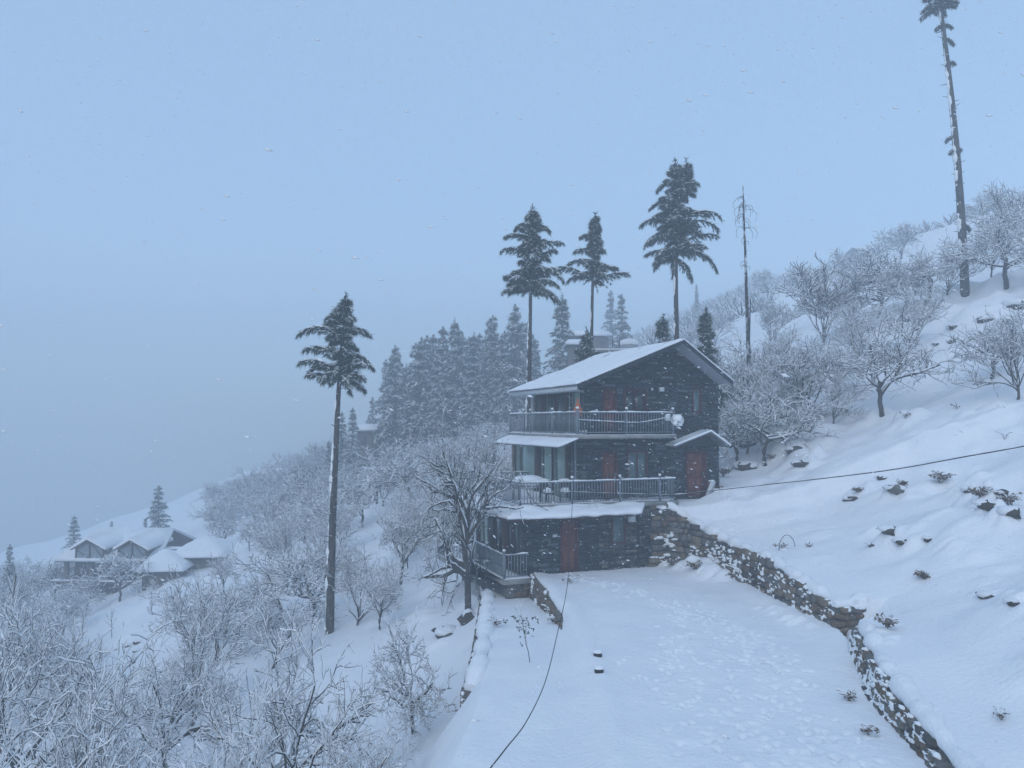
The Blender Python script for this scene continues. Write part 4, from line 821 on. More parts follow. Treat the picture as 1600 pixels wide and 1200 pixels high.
# crowded orchard of the valley side
def clear_px(px, py):
    for (x0, y0, x1, y1) in ((105, 925, 255, 1045), (318, 838, 425, 905), (638, 850, 790, 1200), (700, 700, 1600, 1200), (-50, 780, 330, 925)):
        if x0 < px < x1 and y0 < py < y1: return True
    if 560 < px < 700 and py > 915: return True
    return False
cnt = 0; pts_ = []
for i in range(9000):
    Y = 33 + 130 * trng.random() ** 1.25; X = -.72 * Y + (.72 * Y + 6) * trng.random(); z = g(X, Y); px, py = proj(X, Y, z)
    if px < -60 or px > 780 or py > 1330 or clear_px(px, py): continue
    if Y > 36 and px > 700: continue
    if any(clear_px(px, proj(X, Y, z + q)[1]) and proj(X, Y, z + q)[1] < 1060 and px < 430 for q in (1., 2.4, 3.8)) and Y < 68: continue
    if px > 560 and py < 765: continue
    if 475 < px < 565 and Y < 38: continue
    md = 3.8 if Y < 60 else 3.9
    if any((X - a) ** 2 + (Y - b) ** 2 < md * md for a, b in pts_) or any((X - a) ** 2 + (Y - b) ** 2 < 5 for a, b in used): continue
    if (X - -8.9) ** 2 + (Y - 37.5) ** 2 < 2: continue
    if Y < 26 and px > 480: continue
    pts_.append((X, Y)); cnt += 1
    k = 'vase' if trng.random() < .3 else 'apple'; H = (2.9 + 1.5 * trng.random()) * (1.0 if k == 'apple' else 1.25)
    if cnt > 172: break
    if px > 420 and Y > 60: lab, gp = 'frosted bare tree crowded below the conifer wood', 'crowded frosted trees below the conifer wood'
    elif Y > 60: lab, gp = 'haze-pale bare tree on the slope beyond the dormered house', 'pale trees on the fading slope'
    elif px > 420: lab, gp = 'snow-laden bare orchard tree around the tall bare pine trunk', 'orchard trees around the tall bare trunk'
    else: lab, gp = 'snow-laden orchard tree in the growth below the dormered house', 'orchard trees below the dormered house'
    lab = {'vase': 'upright ', 'apple': 'spreading '}[k] + ('tall ' if H > 4.7 else 'short ') + lab
    plant(BT, lab, 'tree', 'near' if Y < 30 and k == 'apple' else k, X, Y, H, group=gp, wide=.95 + .3 * trng.random())
# hill side on the right, again by the foot of each
T_(1387, 647, 492, 'apple', 'wide bare fruit tree with pale trunk on the open snow slope above the wire', var=3, wide=1.05, y0=20)
T_(1262, 661, 520, 'vase', 'dense frosted bush-like tree near the house gable', var=0, wide=1.35, y0=20); T_(1590, 625, 470, 'vase', 'slender dark sapling near the frame edge above the wire', y0=20); T_(1552, 592, 495, 'apple', 'low many-stemmed bare tree on the snow slope beside the slender sapling', var=2, wide=1.2, y0=20)
T_(1284, 545, 403, 'vase', 'tall dark fan-shaped bare tree standing above the frosted bushes', var=1, wide=1.05, y0=30)
T_(1572, 447, 330, 'apple', 'bare tree on the ridge just past the tall snow-plastered trunk', var=0, wide=1.2, y0=35); T_(1549, 432, 335, 'vase', 'upright bare tree tucked behind the tall snow-plastered trunk', var=2, wide=.9, y0=35)
for i, (px, py, top, k, lab) in enumerate(((1440, 478, 385, 'apple', 'ridge fruit tree nearest the tall snow-plastered trunk, crown spreading both ways'), (1408, 492, 400, 'apple', 'ridge fruit tree with a slanting trunk above the broken ledge'), (1365, 500, 405, 'apple', 'twiggy ridge tree between the fan-shaped tree and the ledge'), (1480, 462, 372, 'vase', 'upright ridge tree touching the tall snow-plastered trunk'), (1335, 515, 430, 'vase', 'narrow frosted tree beside the fan-shaped one'))):
    T_(px, py, top, k, lab, y0=32, wide=1.15)
for i, (px, Y, top, k, lab) in enumerate(((1140, 47, 520, 'vase', 'frosted tree just behind the gable end of the slate house'), (1175, 50, 560, 'apple', 'frosted tree at the foot of the leafless snag'), (1215, 46, 545, 'vase', 'frosted twiggy tree between the snag and the open slope'), (1150, 43.5, 625, 'apple', 'low frosted bush-tree beside the house corner'), (1195, 42, 605, 'apple', 'low wide frosted tree above the rocky bank'), (1305, 47, 530, 'apple', 'frosted tree behind the wide pale-trunked one'), (1240, 55, 520, 'apple', 'hazy frosted tree behind the snag, low on the ridge'), (1330, 58, 470, 'apple', 'hazy twiggy tree on the ridge slope'))):
    plant_Y(BT, lab, 'tree', k, px, top, Y, wide=1.15)
for px, Y, top, k, lab, wd in ((1165, 44.5, 560, 'vase', 'frosted fan-shaped tree between the gable end and the snag foot', 1.0), (1345, 52, 482, 'vase', 'tall fan-shaped frosted tree behind the pale-trunked one', 1.1), (1300, 44, 575, 'vase', 'low fan-shaped tree between the two open-slope trees', 1.1), (1225, 50, 500, 'vase', 'fan-shaped frosted tree just valley-side of the tall dark one', .9), (1420, 50, 440, 'vase', 'frosted tree on the ridge shelf above the pale-trunked one', 1.0), (1120, 52, 555, 'apple', 'frosted tree peeking over the short roof slope', 1.0)): plant_Y(BT, lab, 'tree', k, px, top, Y, wide=wd)
# behind the house, valley side
n = 0
for i in range(400):
    Y = 46 + 44 * trng.random(); px = 640 + 190 * trng.random(); X = at(px, 600, Y).x; z = g(X, Y); qx, qy = proj(X, Y, z)
    if qy < 700 or any((X - a) ** 2 + (Y - b) ** 2 < 9 for a, b in pts_): continue
    pts_.append((X, Y)); plant(BT, 'frosted bare tree seen behind the railings of the middle deck', 'tree', 'apple' if trng.random() < .6 else 'vase', X, Y, 2.9 + 1.2 * trng.random(), group='frosted trees behind the decks'); n += 1
    if n > 26: break
for i in range(500):
    Y = 62 + 85 * trng.random(); px = 1050 + 600 * trng.random(); X = at(px, 600, Y).x; z = g(X, Y)
    if any((X - a) ** 2 + (Y - b) ** 2 < 20 for a, b in pts_): continue
    pts_.append((X, Y)); plant(BT, 'hazy bare tree on the far side of the ridge above the house', 'tree', 'apple' if trng.random() < .6 else 'vase', X, Y, 3.5 + 2.5 * trng.random(), group='hazy trees beyond the ridge'); n += 1
    if n > 44: break

# ------------------------------------------------------------------ conifers
def blades(gg, O, D, L, w, n, spread, droop):
    """n needle sprays (slim triangles) from each origin O along D"""
    T = len(O); o = np.repeat(O, n, 0); d = np.repeat(D, n, 0); l = np.repeat(L, n) * (.6 + .6 * gg.random(T * n))
    d = norm(d + gg.normal(size=d.shape) * spread + np.array([0, 0, -droop])); o = o + gg.normal(size=o.shape) * .02
    s = norm(np.cross(d, gg.normal(size=d.shape))) * (w * (.7 + .6 * gg.random(T * n)))[:, None]
    V = np.stack([o - s, o + s, o + d * l[:, None]], 1).reshape(-1, 3); return V, np.arange(len(V)).reshape(-1, 3)
def conifer(seed, H, base, top_r, prof, nb, snow=.3, elev=(.22, .95), droop=.26, explicit=(), trunk_r=.22, dens=1., mats=(NEEDLE, BARK), lod=0, az_bias=None, dead=0, twin=False, curve=0., blade=.26, gap=0.):
    """prof(t) -> branch length, t 0 at crown base .. 1 tip; base: crown base height"""
    gg = np.random.default_rng(seed); K = 12; tr = np.zeros((1, K, 3)); zz = np.linspace(-.5, H, K); tr[0, :, 2] = zz; tr[0, :, 0] = curve * (zz / H) ** 2 * H; tr[0, 1:, :2] += np.cumsum(gg.normal(size=(K - 1, 2)) * .012, 0)
    trr = (trunk_r * np.linspace(1, .0, K) ** .55 + .012)[None]; A = mesh('trunk', *(lambda v, f: (v, [(f, 0)]))(*tubes(tr, trr, 9 if not lod else 5)), mats[1], True)
    def cx(z): return np.stack([np.interp(z, tr[0, :, 2], tr[0, :, 0]), np.interp(z, tr[0, :, 2], tr[0, :, 1]), z], -1)
    t = np.sort(gg.random(nb)) * .97; 
    if gap: t = np.round(t / gap) * gap + gg.normal(size=nb) * gap * .12; t = t.clip(0, .98)
    az = np.arange(nb) * 2.4 + gg.random(nb); L = np.array([prof(q) for q in t]) * (.5 + .72 * gg.random(nb)); el = elev[0] + (elev[1] - elev[0]) * t + gg.normal(size=nb) * .24
    o = cx(base + (H - base) * t)
    if len(explicit):
        E = np.array(explicit, float); o = np.vstack([o, cx(E[:, 0])]); az = np.concatenate([az, E[:, 1]]); L = np.concatenate([L, E[:, 2]]); el = np.concatenate([el, E[:, 3]]); t = np.concatenate([t, (E[:, 0] - base) / (H - base)])
    Kb = 7; d = np.stack([np.cos(az) * np.cos(el), np.sin(az) * np.cos(el), np.sin(el)], -1); Q = np.empty((len(o), Kb, 3)); Q[:, 0] = o
    dv = (droop * gg.uniform(.45, 1.6, len(o)))[:, None]; el_ = 0
    for k in range(1, Kb): d = norm(d + np.array([0, 0, -1.]) * dv * (k / Kb) * 1.3 + gg.normal(size=d.shape) * .05); Q[:, k] = Q[:, k - 1] + d * (L / (Kb - 1))[:, None]
    br = (.012 + .02 * L)[:, None] * np.linspace(1, .25, Kb)[None]; bv, bf = tubes(Q, br, 4 if not lod else 3)
    # twigs on both sides of each branch
    per = int((16 if not lod else 8) * dens); fr = (np.arange(per) + .5) / per; ii = (fr * (Kb - 1)); i0 = np.minimum(ii.astype(int), Kb - 2); ff_ = (ii - i0)[None, :, None]
    O_ = Q[:, i0] * (1 - ff_) + Q[:, i0 + 1] * ff_; D_ = norm(Q[:, i0 + 1] - Q[:, i0]); sd_ = norm(np.cross(D_, np.array([0, 0, 1.]))) * np.where(np.arange(per) % 2, 1, -1)[None, :, None]
    tl = (L[:, None] * .26 * (1.05 - .75 * fr)[None] * (.7 + .6 * gg.random((len(L), per)))).clip(.12, 1.1); tdir = norm(D_ * (1.1 if not lod else .75) + sd_ * (.65 if not lod else .9) + np.array([0, 0, -.5 if not lod else -.3]) + gg.normal(size=D_.shape) * .25)
    m = 4 if not lod else 3; Vs = []; Fs = []; k = 0; SV = []; SF = []; sk_ = 0
    Oa = []; Da = []; La = []
    for j in range(m):
        q = (j + .5) / m; Oa.append(O_ + tdir * (tl * q)[..., None] + np.array([0, 0, -1.]) * (tl * q * q * .35)[..., None]); Da.append(norm(tdir + np.array([0, 0, -.45 * q]))); La.append(np.full(tl.shape, blade) * (1 + .25 * gg.normal(size=tl.shape)).clip(.5, 1.6))
    Oa.append(O_); Da.append(D_); La.append(np.full(tl.shape, blade))
    Oa = np.concatenate([a.reshape(-1, 3) for a in Oa]); Da = np.concatenate([a.reshape(-1, 3) for a in Da]); La = np.concatenate([a.ravel() for a in La])
    nbld = 7 if not lod else 3; v, f = blades(gg, Oa, Da, La, .016 if not lod else .055, nbld + (3 if not lod else 0), .42, .35)
    pick = gg.random(len(Oa)) < snow; O2 = Oa[pick] + np.array([0, 0, .035]); sv, sf = blades(gg, O2, norm(Da[pick] * np.array([1, 1, .5])), La[pick] * .85, .034 if not lod else .065, 3, .35, .05)
    sm = (gg.random(br.shape) < .3 + snow)
    s2, f2 = tubes(Q, np.where(sm, br * .7 + .005 + .05 * snow * snow, .004), 4, np.zeros_like(Q) + np.array([0, 0, 1.]) * (br * .9 + .015)[..., None]); nsn = len(sv)
    # leader tuft
    tip = np.repeat(cx(np.array([H - .15])), 30, 0); tv, tf = blades(gg, tip + gg.normal(size=tip.shape) * np.array([.04, .04, .22]), norm(gg.normal(size=tip.shape) + np.array([0, 0, .6])), np.full(30, .3), .03, 3, .3, -.1)
    zt_ = np.arange(.2, max(base, H * .4), .13); ct = cx(zt_); rt_ = np.interp(zt_, zz, trr[0]); q_ = vnoise(zt_ * 1.6, zt_ * 0 + seed, 4) + .6 * vnoise(zt_ * 5, zt_ * 0 + seed, 5); sr = rt_ * np.clip(.34 + .75 * q_, .04, .8); pl, fl = tubes((ct + np.stack([-.72 * rt_, -.20 * rt_, rt_ * 0], -1))[None], np.maximum(sr, .01)[None], 7)
    V = np.vstack([bv, v, tv]); B = mesh('crown', V, [(bf, 1), (f + len(bv), 0), (tf + len(bv) + len(v), 0)], [mats[0], TWIG])
    C = mesh('snow', np.vstack([sv, s2, pl]), [(sf, 0), (f2 + nsn, 0), (fl + nsn + len(s2), 0)], SNOWT)
    return A, B, C
def put_tree(name, label, meshes, x, y, z, rz=0., s=1., group=None, cat='tree', lean=(0, 0)):
    o = thing(name, label, cat, (x, y, z), rz, group); o.rotation_euler = (lean[0], lean[1], rz); o.scale = (s, s, s)
    for nm, me in zip(('trunk', 'crown', 'snow'), meshes): link(nm, me, o)
    return o
def stubs(o, H0, H1, n, r, seed, L=.35, cv=lambda z: 0.):
    gg = np.random.default_rng(seed)
    for i in range(n):
        z_ = H0 + (H1 - H0) * (i + gg.random()) / n; a = gg.random() * 6.28; l = L * (.3 + gg.random()); c = MB(); d = np.array([math.cos(a), math.sin(a), .12 + .3 * gg.random()]); rad = r
        q = np.array((cv(z_), 0, z_)); r_ = r * (1.1 - .5 * z_ / H1)
        c.tube([d * r_ * .3 + q, d * (r_ + l) + q], (.035, .012), 4); c.tube([d * r_ + q + (0, 0, .035), d * (r_ + l * .8) + q + (0, 0, .035)], (.025, .012), 4, m=1); c.build('branch_stub', [BARK, SNOWT], o)
def lone(label, px, foot, topy, Y, basey, tips, prof, seed, tr, snow=.3, nb=60, z0=None, name='deodar_tree', elev=(.2, 1.0), dens=1.2, droop=.26, topx=None, el0=.32):
    """tips: branch tips read off the photograph as (px, py) relative to the trunk line; they become branch lengths at their own heights"""
    x = at(px, foot, Y).x; z = at(px, foot, Y).z if z0 is None else z0; H = at(px, topy, Y).z - z; m = Y / 1200.
    cb = at(px, basey, Y).z - z; topx = px if topx is None else topx; cv = ((topx - px) * m) / H; ex = []
    for (tx, ty) in tips:
        zt = at(px, ty, Y).z - z; xc = px + (topx - px) * (zt / H) ** 2; l = abs(tx - xc) * m; az = (0 if tx > xc else math.pi) + random.uniform(-.35, .35); ex.append((min(max(zt - l * .02, cb), H - .2), az, l * 1.07, el0 + random.uniform(-.25, .3)))
    t = conifer(seed, H, cb, 0, prof, nb, snow=snow, explicit=ex, trunk_r=tr, elev=elev, dens=dens, droop=droop, curve=cv)
    return put_tree(name, label, t, x, Y, z), H, cb
def lin(a, b, c=1.): return lambda t: a + (b - a) * t ** c
# five lone tall trees
p = hit(515, 990, 28); o, H, cb = lone('tall deodar on a long bare trunk standing alone over the orchard', 515, 993, 468, p.y, 592, [(463, 520), (470, 552), (463, 582), (572, 515), (583, 548), (565, 590), (492, 505), (548, 500), (505, 492), (545, 535), (478, 575), (500, 592)], lin(1.55, .15), 1, .21, topx=533, snow=.35, nb=56, z0=p.z)
stubs(o, 3, cb, 24, .15, 3, L=.22, cv=lambda z: (18 * p.y / 1200) * (z / H) ** 2)
o, H, cb = lone('bushy-crowned deodar on a bare trunk rising behind the front eave of the slate house', 826, 700, 333, 46, 455, [(780, 400), (790, 425), (880, 388), (875, 430), (860, 352), (790, 372), (800, 350), (885, 418), (812, 452), (795, 440), (868, 405), (856, 455)], lin(1.75, .25), 2, .165, topx=832, snow=.25, nb=95)
o, H, cb = lone('thin tiered deodar between the two bushier ones, lowest branches reaching far out', 924, 640, 337, 50, 442, [(875, 437), (988, 441), (890, 408), (965, 425), (900, 425), (900, 390), (940, 380), (960, 412), (886, 428), (938, 355), (905, 372), (945, 395)], lin(.9, .12), 3, .14, topx=932, snow=.2, nb=48, droop=.2)
o, H, cb = lone('largest twin-tipped deodar directly above the roof ridge', 1058, 620, 256, 49, 405, [(1003, 362), (1135, 352), (1136, 380), (1132, 392), (1005, 345), (1020, 310), (1108, 330), (1030, 283), (1095, 290), (1014, 392), (1128, 345), (1018, 330), (1112, 395), (1025, 402)], lin(2.0, .25), 4, .18, topx=1062, snow=.25, nb=100)
t = conifer(14, 2.0, .15, 0, lin(.62, .04, .8), 30, snow=.25, trunk_r=.05); zt = at(1075, 306, 49).z; put = put_tree('x', None, t, 0, 0, 0); 
for ch, nm in zip(list(put.children), ('second_leader', 'crown', 'snow')): ch.parent = o; ch.location = (at(1074, 306, 49).x - o.location.x, 0, zt - o.location.z); ch.name = nm
bpy.data.objects.remove(put)
# leafless snag with a curled dead top
def snag():
    Y = 47; x = at(1172, 560, Y).x; z = g(x, Y) - .2; H = at(1165, 290, Y).z - z; o = thing('dead_tree', 'slim leafless dead tree with a few curled twigs at its tip', 'tree', (x, Y, z)); m = Y / 1200
    c = MB(); zs = np.linspace(0, H, 14); c.tube([(-7 * m * (q / H), .02 * math.sin(q), q) for q in zs], np.linspace(.19, .03, 14) ** 1., 8); c.build('trunk', BARKS, o, True)
    c = MB(); c.tube([(-1.5 * m, 0, H * .35), (2.5 * m - .02, 0, H * .55)], (.06, .03), 5); c.build('split_stem', BARK, o, True); c = MB(); s = MB(); gg = np.random.default_rng(4)
    for i in range(34):
        t = .66 + .33 * gg.random() if i > 16 else .86 + .1 * gg.random(); h = t * H; a = gg.random() * 6.28; l = (.25 + .28 * gg.random()) * (1.2 if .8 < t < .95 else .5); P = [(-7 * m * t, 0, h)]; an = .5
        for k in range(7): P.append((P[-1][0] + math.cos(a) * math.cos(an) * l * .32, P[-1][1] + math.sin(a) * math.cos(an) * l * .32, P[-1][2] + math.sin(an) * l * .32)); an -= .42
        c.tube(P, np.linspace(.018, .01, 8), 3)
    c.build('crown', TWIG, o, True); stubs(o, 1, H * .8, 26, .13, 9, L=.1, cv=lambda z: -7 * m * z / H)
snag()
# tall snow-plastered trunk at the top right, its crown above the frame
p = hit(1508, 462, 40); Y = p.y; m = Y / 1200
Hc = at(1483, 12, Y).z - p.z; H = Hc + 5.5
t = conifer(21, H, Hc, 0, lin(1.6, .1), 80, snow=.15, trunk_r=.30, curve=-(28 * m) / Hc * (H / Hc) * .9, explicit=[(at(0, py, Y).z - p.z, az, l, .1) for py, az, l in ((38, 0, .7), (40, 3.1, .5), (60, 0, .8), (95, .2, .6), (212, 3.0, .7), (235, 3.2, .5), (230, .1, .3), (350, .1, .7), (355, .2, .6), (395, 3.3, .6), (400, .1, .9))])
o = put_tree('deodar_tree', 'very tall snow-plastered trunk running out of the top of the picture', t, p.x, Y, p.z); stubs(o, 2, Hc, 34, .24, 5, L=.45, cv=lambda z: -(28 * m) / Hc * (H / Hc) * .9 * z * z / H)
# small conifers just behind the roof
for i, (px, foot, top, Y, wd, lab) in enumerate(((1035, 545, 500, 45, .55, 'small young conifer peeking over the roof beside the largest deodar'), (1104, 560, 490, 44, .7, 'small snow-dusted young conifer beyond the right roof slope'.replace('right ', 'short ')), (917, 565, 520, 47, 1.0, 'bushy low conifer at the foot of the thin tiered deodar'))):
    x = at(px, foot, Y).x; z0 = g(x, Y); H = at(px, top, Y).z - z0; t = conifer(60 + i, H, H * .35, 0, lin(H * .22 * wd, .1), 60, snow=.35, trunk_r=.08, droop=.1); put_tree('young_conifer', lab, t, x, Y, z0)
# conifer wood beyond the valley trees
WOODV = [conifer(200 + i, 16, 1.2 + i * .3, 0, lin(4.1 - .2 * i, .35, .85), 115, snow=.42, trunk_r=.3, lod=1, blade=.50, mats=(NEEDLED if i % 2 else NEEDLE, BARK), droop=.3, elev=(.1, .7), gap=.06 + .01 * i, dens=1.35) for i in range(5)]
def wood(px, top, Y, lab, group=None, s=1., foot=None):
    x = at(px, 600, Y).x; z0 = g(x, Y) - .3; H = at(px, top, Y).z - z0; k = H / 16; o = put_tree('conifer_tree', lab, WOODV[int(trng.integers(5))], x, Y, z0, trng.random() * 6.28, k, group); o.scale = (k * s, k * s, k); return o
front = [(617, 543, 96, 'snow-hung conifer at the valley end of the wood, flat layered top', 1.0), (655, 537, 94, 'darkest conifer near the valley end of the wood', 1.0), (683, 560, 92, 'conifer in the front of the wood with pale drooping tiers', .9), (740, 555, 88, 'broad snow-hung conifer in the middle front of the wood', 1.1), (710, 502, 104, 'tall conifer with a narrow tip rising over the wood', .85), (770, 495, 104, 'tall conifer of the wood nearest the bushy-crowned deodar', .9),
         (805, 478, 98, 'tall pale conifer directly behind the bushy-crowned deodar trunk', 1.0), (878, 465, 92, 'dense full conifer standing apart between two deodar trunks', 1.1), (955, 455, 150, 'far round-topped conifer, faint in the haze above the roof tank', .9), (972, 462, 115, 'snow-white hazy conifer above the roof tank', 1.1), (552, 640, 92, 'snow-hung conifer just beyond the tall bare pine trunk', 1.0), (535, 645, 96, 'conifer touching the line of the tall bare pine trunk', .9), (582, 622, 125, 'hazy small conifer in the gap before the wood', .9), (515, 690, 100, 'low conifer showing on the valley side of the tall bare trunk', .9),
         (252, 760, 98, 'lone dark conifer rising behind the annexe of the dormered house', 1.3), (232, 812, 100, 'lower conifer beside the lone dark one behind the dormered house', 1.2), (122, 808, 100, 'faint conifer behind the valley end of the dormered roof', 1.3), (24, 852, 78, 'grey layered conifer by the leaning post at the frame edge', .9), (180, 815, 135, 'very faint conifer behind the dormered roof ridge', 1.2), (472, 715, 130, 'small faint conifer on the fading slope', .8), (465, 728, 128, 'tiny dark conifer on the fading slope', .8), (1090, 445, 165, 'faint small conifer on the far hazy hillside', .7)]
for px, top, Y, lab, s in front: wood(px, top, Y, lab, None, s)
for i in range(30):
    px = 600 + 245 * (i + .5 * trng.random()) / 30; top = np.interp(px, [600, 650, 700, 760, 800, 850], [555, 530, 508, 492, 490, 500]) + trng.random() * 45; wood(px, top, 97 + 24 * trng.random(), 'snow-hung conifer deep inside the wood behind the slate house', 'conifers inside the wood')
# far woods texture on the hazy hill
def far_woods():
    gg = np.random.default_rng(71); n = 2600; Y = 120 + 140 * gg.random(n); X = (-.30 + .95 * gg.random(n)) * Y; keep = vnoise(X / 16, Y / 16, 4) > -.06; X, Y = X[keep], Y[keep]; Z = G(X, Y); n = len(X)
    ok = (X < 165) & (Y < 262); X, Y, Z = X[ok], Y[ok], Z[ok]; n = len(X); base = np.stack([X, Y, Z - .3], -1)[:, None]; d = norm(gg.normal(size=(n, 11, 3)) * np.array([1, 1, .4]) + np.array([0, 0, .9])); L = (1.6 + 2.2 * gg.random((n, 11, 1)))
    P0 = np.broadcast_to(base, d.shape).reshape(-1, 3); P1 = (base + d * L).reshape(-1, 3); Pm = (P0 + P1) / 2 + gg.normal(size=P0.shape) * .12; Q = np.stack([P0, Pm, P1], 1); r = np.broadcast_to(np.array([.12, .16, .05]), Q.shape[:2]); V, F = tubes(Q, r, 3)
    off = np.zeros_like(Q); off[..., 2] = .12; V2, F2_ = tubes(Q, r * .95, 3, off); o = link('far_woods', mesh('far_woods', np.vstack([V, V2]), [(F, 0), (F2_ + len(V), 1)], [TWIG, SNOWT])); tag(o, kind='stuff', label='faint scrubby woods on the hazy far hillside')
far_woods()

# ------------------------------------------------------------------ far houses
HZW = mat('far_house_wall', (.09, .07, .06), .9, (.15, .125, .105), 3); FPANE = mat('dim_far_pane', (.20, .24, .27), .5); HZD = mat('far_house_timber', (.07, .055, .05), .8)
def snow_prism(c, prof, y0, y1, m=0): c.prism([(x, y0, z) for x, z in prof], (0, y1 - y0, 0), m)
# dormered house in the valley
Y0 = 74.; m_ = Y0 / 1200; X0 = at(102, 600, Y0).x; o = thing('dormered_house', 'timber-framed house with two snow-covered dormers and open gallery below', 'house', (X0, Y0, -18.4), R(-4)); zb = -18.4
ez = at(93, 878, Y0).z - zb; rzz = ez + 2.3; Wd = 9.8
def P4(nm, c, m, par=None, **k): return c.build(nm, m, par or o, **k)
c = MB(); c.box((.4, 1.6, .2), (Wd - .3, 8.4, ez - .1)); P4('wall', c, HZW)
def gable_roof(x0, x1, y0, yr, y1, ze, zr, th, inset=0.):
    c = MB(); V = [(x0, y0, ze), (x1, y0, ze), (x1 - inset, yr, zr), (x0 + inset, yr, zr), (x0, y1, ze), (x1, y1, ze)]; V += [(a, b, z + th) for a, b, z in V]
    c.add(V, [(0, 1, 2, 3), (3, 2, 5, 4), (6, 9, 8, 7), (9, 10, 11, 8), (0, 6, 7, 1), (4, 5, 11, 10), (0, 3, 9, 6), (3, 4, 10, 9), (1, 7, 8, 2), (2, 8, 11, 5)]); return c
r_ = P4('roof', gable_roof(-.4, Wd, -.2, 4.8, 9.6, ez, rzz, .10, 1.2), HZD); P4('roof_snow', gable_roof(-.45, Wd + .05, -.28, 4.8, 9.7, ez + .102, rzz + .102, .26, 1.2), SNOW)
for k_, xc in enumerate((3.0, 7.2)):
    y0 = -.1; zb1 = ez + .30; hw = 1.4; pk = ez + 2.15
    c = MB(); c.prism([(xc - hw, y0, zb1 - .3), (xc + hw, y0, zb1 - .3), (xc + hw, y0, pk - .85), (xc, y0, pk - .12), (xc - hw, y0, pk - .85)], (0, 2.8, 0)); d = P4('dormer', c, HZW)
    c = MB(); c.box((xc - hw - .03, y0 - .06, zb1 - .3), (xc - hw + .09, y0 - .01, pk - .85)); c.box((xc + hw - .09, y0 - .06, zb1 - .3), (xc + hw + .03, y0 - .01, pk - .85)); c.box((xc - hw, y0 - .07, zb1 - .1), (xc + hw, y0 - .012, zb1 + .02)); c.box((xc - .05, y0 - .065, zb1 - .3), (xc + .05, y0 - .01, pk - .1)); c.tube([(xc - hw, y0 - .05, pk - .9), (xc - .1, y0 - .05, zb1 + .1)], .05, 4); c.tube([(xc + hw, y0 - .05, zb1 + .1), (xc + .1, y0 - .05, pk - .35)], .05, 4); P4('timber_truss', c, HZD, d)
    for sx in (-1, 1): c = MB(); c.prism([(xc + sx * .12, y0 - .03, zb1 + .1), (xc + sx * (hw - .15), y0 - .03, zb1 + .1), (xc + sx * (hw - .15), y0 - .03, pk - .95), (xc + sx * .12, y0 - .03, pk - .4)], (0, .02, 0)); P4('pane', c, FPANE, d)
    for nm, th, z_, mt in (('dormer_roof', .08, 0, HZD), ('snow', .26, .083, SNOW)):
        c = MB(); ov = .35
        for sx in (-1, 1): c.prism([(xc, y0 - .55, pk + z_), (xc + sx * (hw + ov), y0 - .35, pk - .98 + z_), (xc + sx * (hw + ov), y0 - .35, pk - .98 + z_ + th), (xc, y0 - .55, pk + z_ + th)], (0, 4.6, .25))
        P4(nm, c, mt, d)
for px in (.35, 2.8, 5.2, 7.6): c = MB(); c.box((px, .1, .1), (px + .32, .45, ez)); P4('column', c, HZW)
c = MB(); c.box((-.5, -.5, ez - 2.0), (Wd - .6, 1.6, ez - 1.72)); P4('gallery_slab', c, HZD); c = MB(); c.box((-.5, -.5, ez - 1.718), (Wd - .6, .1, ez - 1.6)); P4('snow', c, SNOW)
for px in (1.6, 2.5, 3.9, 4.8): c = MB(); c.box((px, 1.52, ez - 1.6), (px + .6, 1.58, ez - .35)); w_ = P4('window', c, HZD); c = MB(); c.box((px + .07, 1.49, ez - 1.52), (px + .53, 1.515, ez - .42)); P4('pane', c, GLASS, w_)
for px in (1.5, 2.6): c = MB(); c.box((px, 1.52, ez - 3.6), (px + .7, 1.58, ez - 2.4)); w_ = P4('window', c, HZD); c = MB(); c.box((px + .07, 1.49, ez - 3.5), (px + .63, 1.515, ez - 2.5)); P4('pane', c, GLASS, w_)
# annexe with two low hipped roofs
Y1_ = 69.; X1_ = at(221, 600, Y1_).x; zA = at(221, 893, Y1_).z
o2 = thing('annexe', 'low stone annexe with two broad hipped roofs under deep smooth snow', 'house', (X1_, Y1_, zA - 2.4), R(6))
def hip(parent, x0, x1, y0, y1, z, h, th, px=.5, py=.5, snow_=True):
    c = MB(); cx_, cy_ = x0 + (x1 - x0) * px, y0 + (y1 - y0) * py; V = [(x0, y0, z), (x1, y0, z), (x1, y1, z), (x0, y1, z), (cx_ - .4, cy_, z + h), (cx_ + .4, cy_, z + h)]
    c.add(V, [(0, 1, 5, 4), (2, 3, 4, 5)], [(1, 2, 5), (3, 0, 4)]); V2 = [(a, b, q - .1) for a, b, q in V[:4]]; c.add(V[:4] + V2, [(0, 4, 5, 1), (1, 5, 6, 2), (2, 6, 7, 3), (3, 7, 4, 0), (4, 7, 6, 5)]); r = c.build('roof', HZD, parent)
    n = 16; U, Vv = np.meshgrid(np.linspace(x0 - .08, x1 + .08, n), np.linspace(y0 - .08, y1 + .08, n)); t = np.minimum(np.minimum((U - x0 + .08) / (cx_ - x0), (x1 + .08 - U) / (x1 - cx_)), np.minimum((Vv - y0 + .08) / (cy_ - y0), (y1 + .08 - Vv) / (y1 - cy_))).clip(0, 1)
    grid_shell('snow', U, Vv, z + h * (1 - (1 - t) ** 1.25) + th * (.6 + .4 * sstep(0, .15, t)) + .08 * vnoise(U, Vv, 2), z + h * t * .9, r)
c = MB(); c.box((.3, .4, -.5), (3.6, 4.6, 2.4)); c.build('wall', HZW, o2); c = MB(); c.box((2.4, 3.0, .3), (6.2, 8.2, 3.3)); c.build('wall', HZW, o2)
hip(o2, -.2, 3.95, -.1, 5.2, 2.35, 1.35, .25, .42, .5); hip(o2, 1.9, 7.0, 2.4, 8.8, 3.1, 1.3, .28, .45, .5)
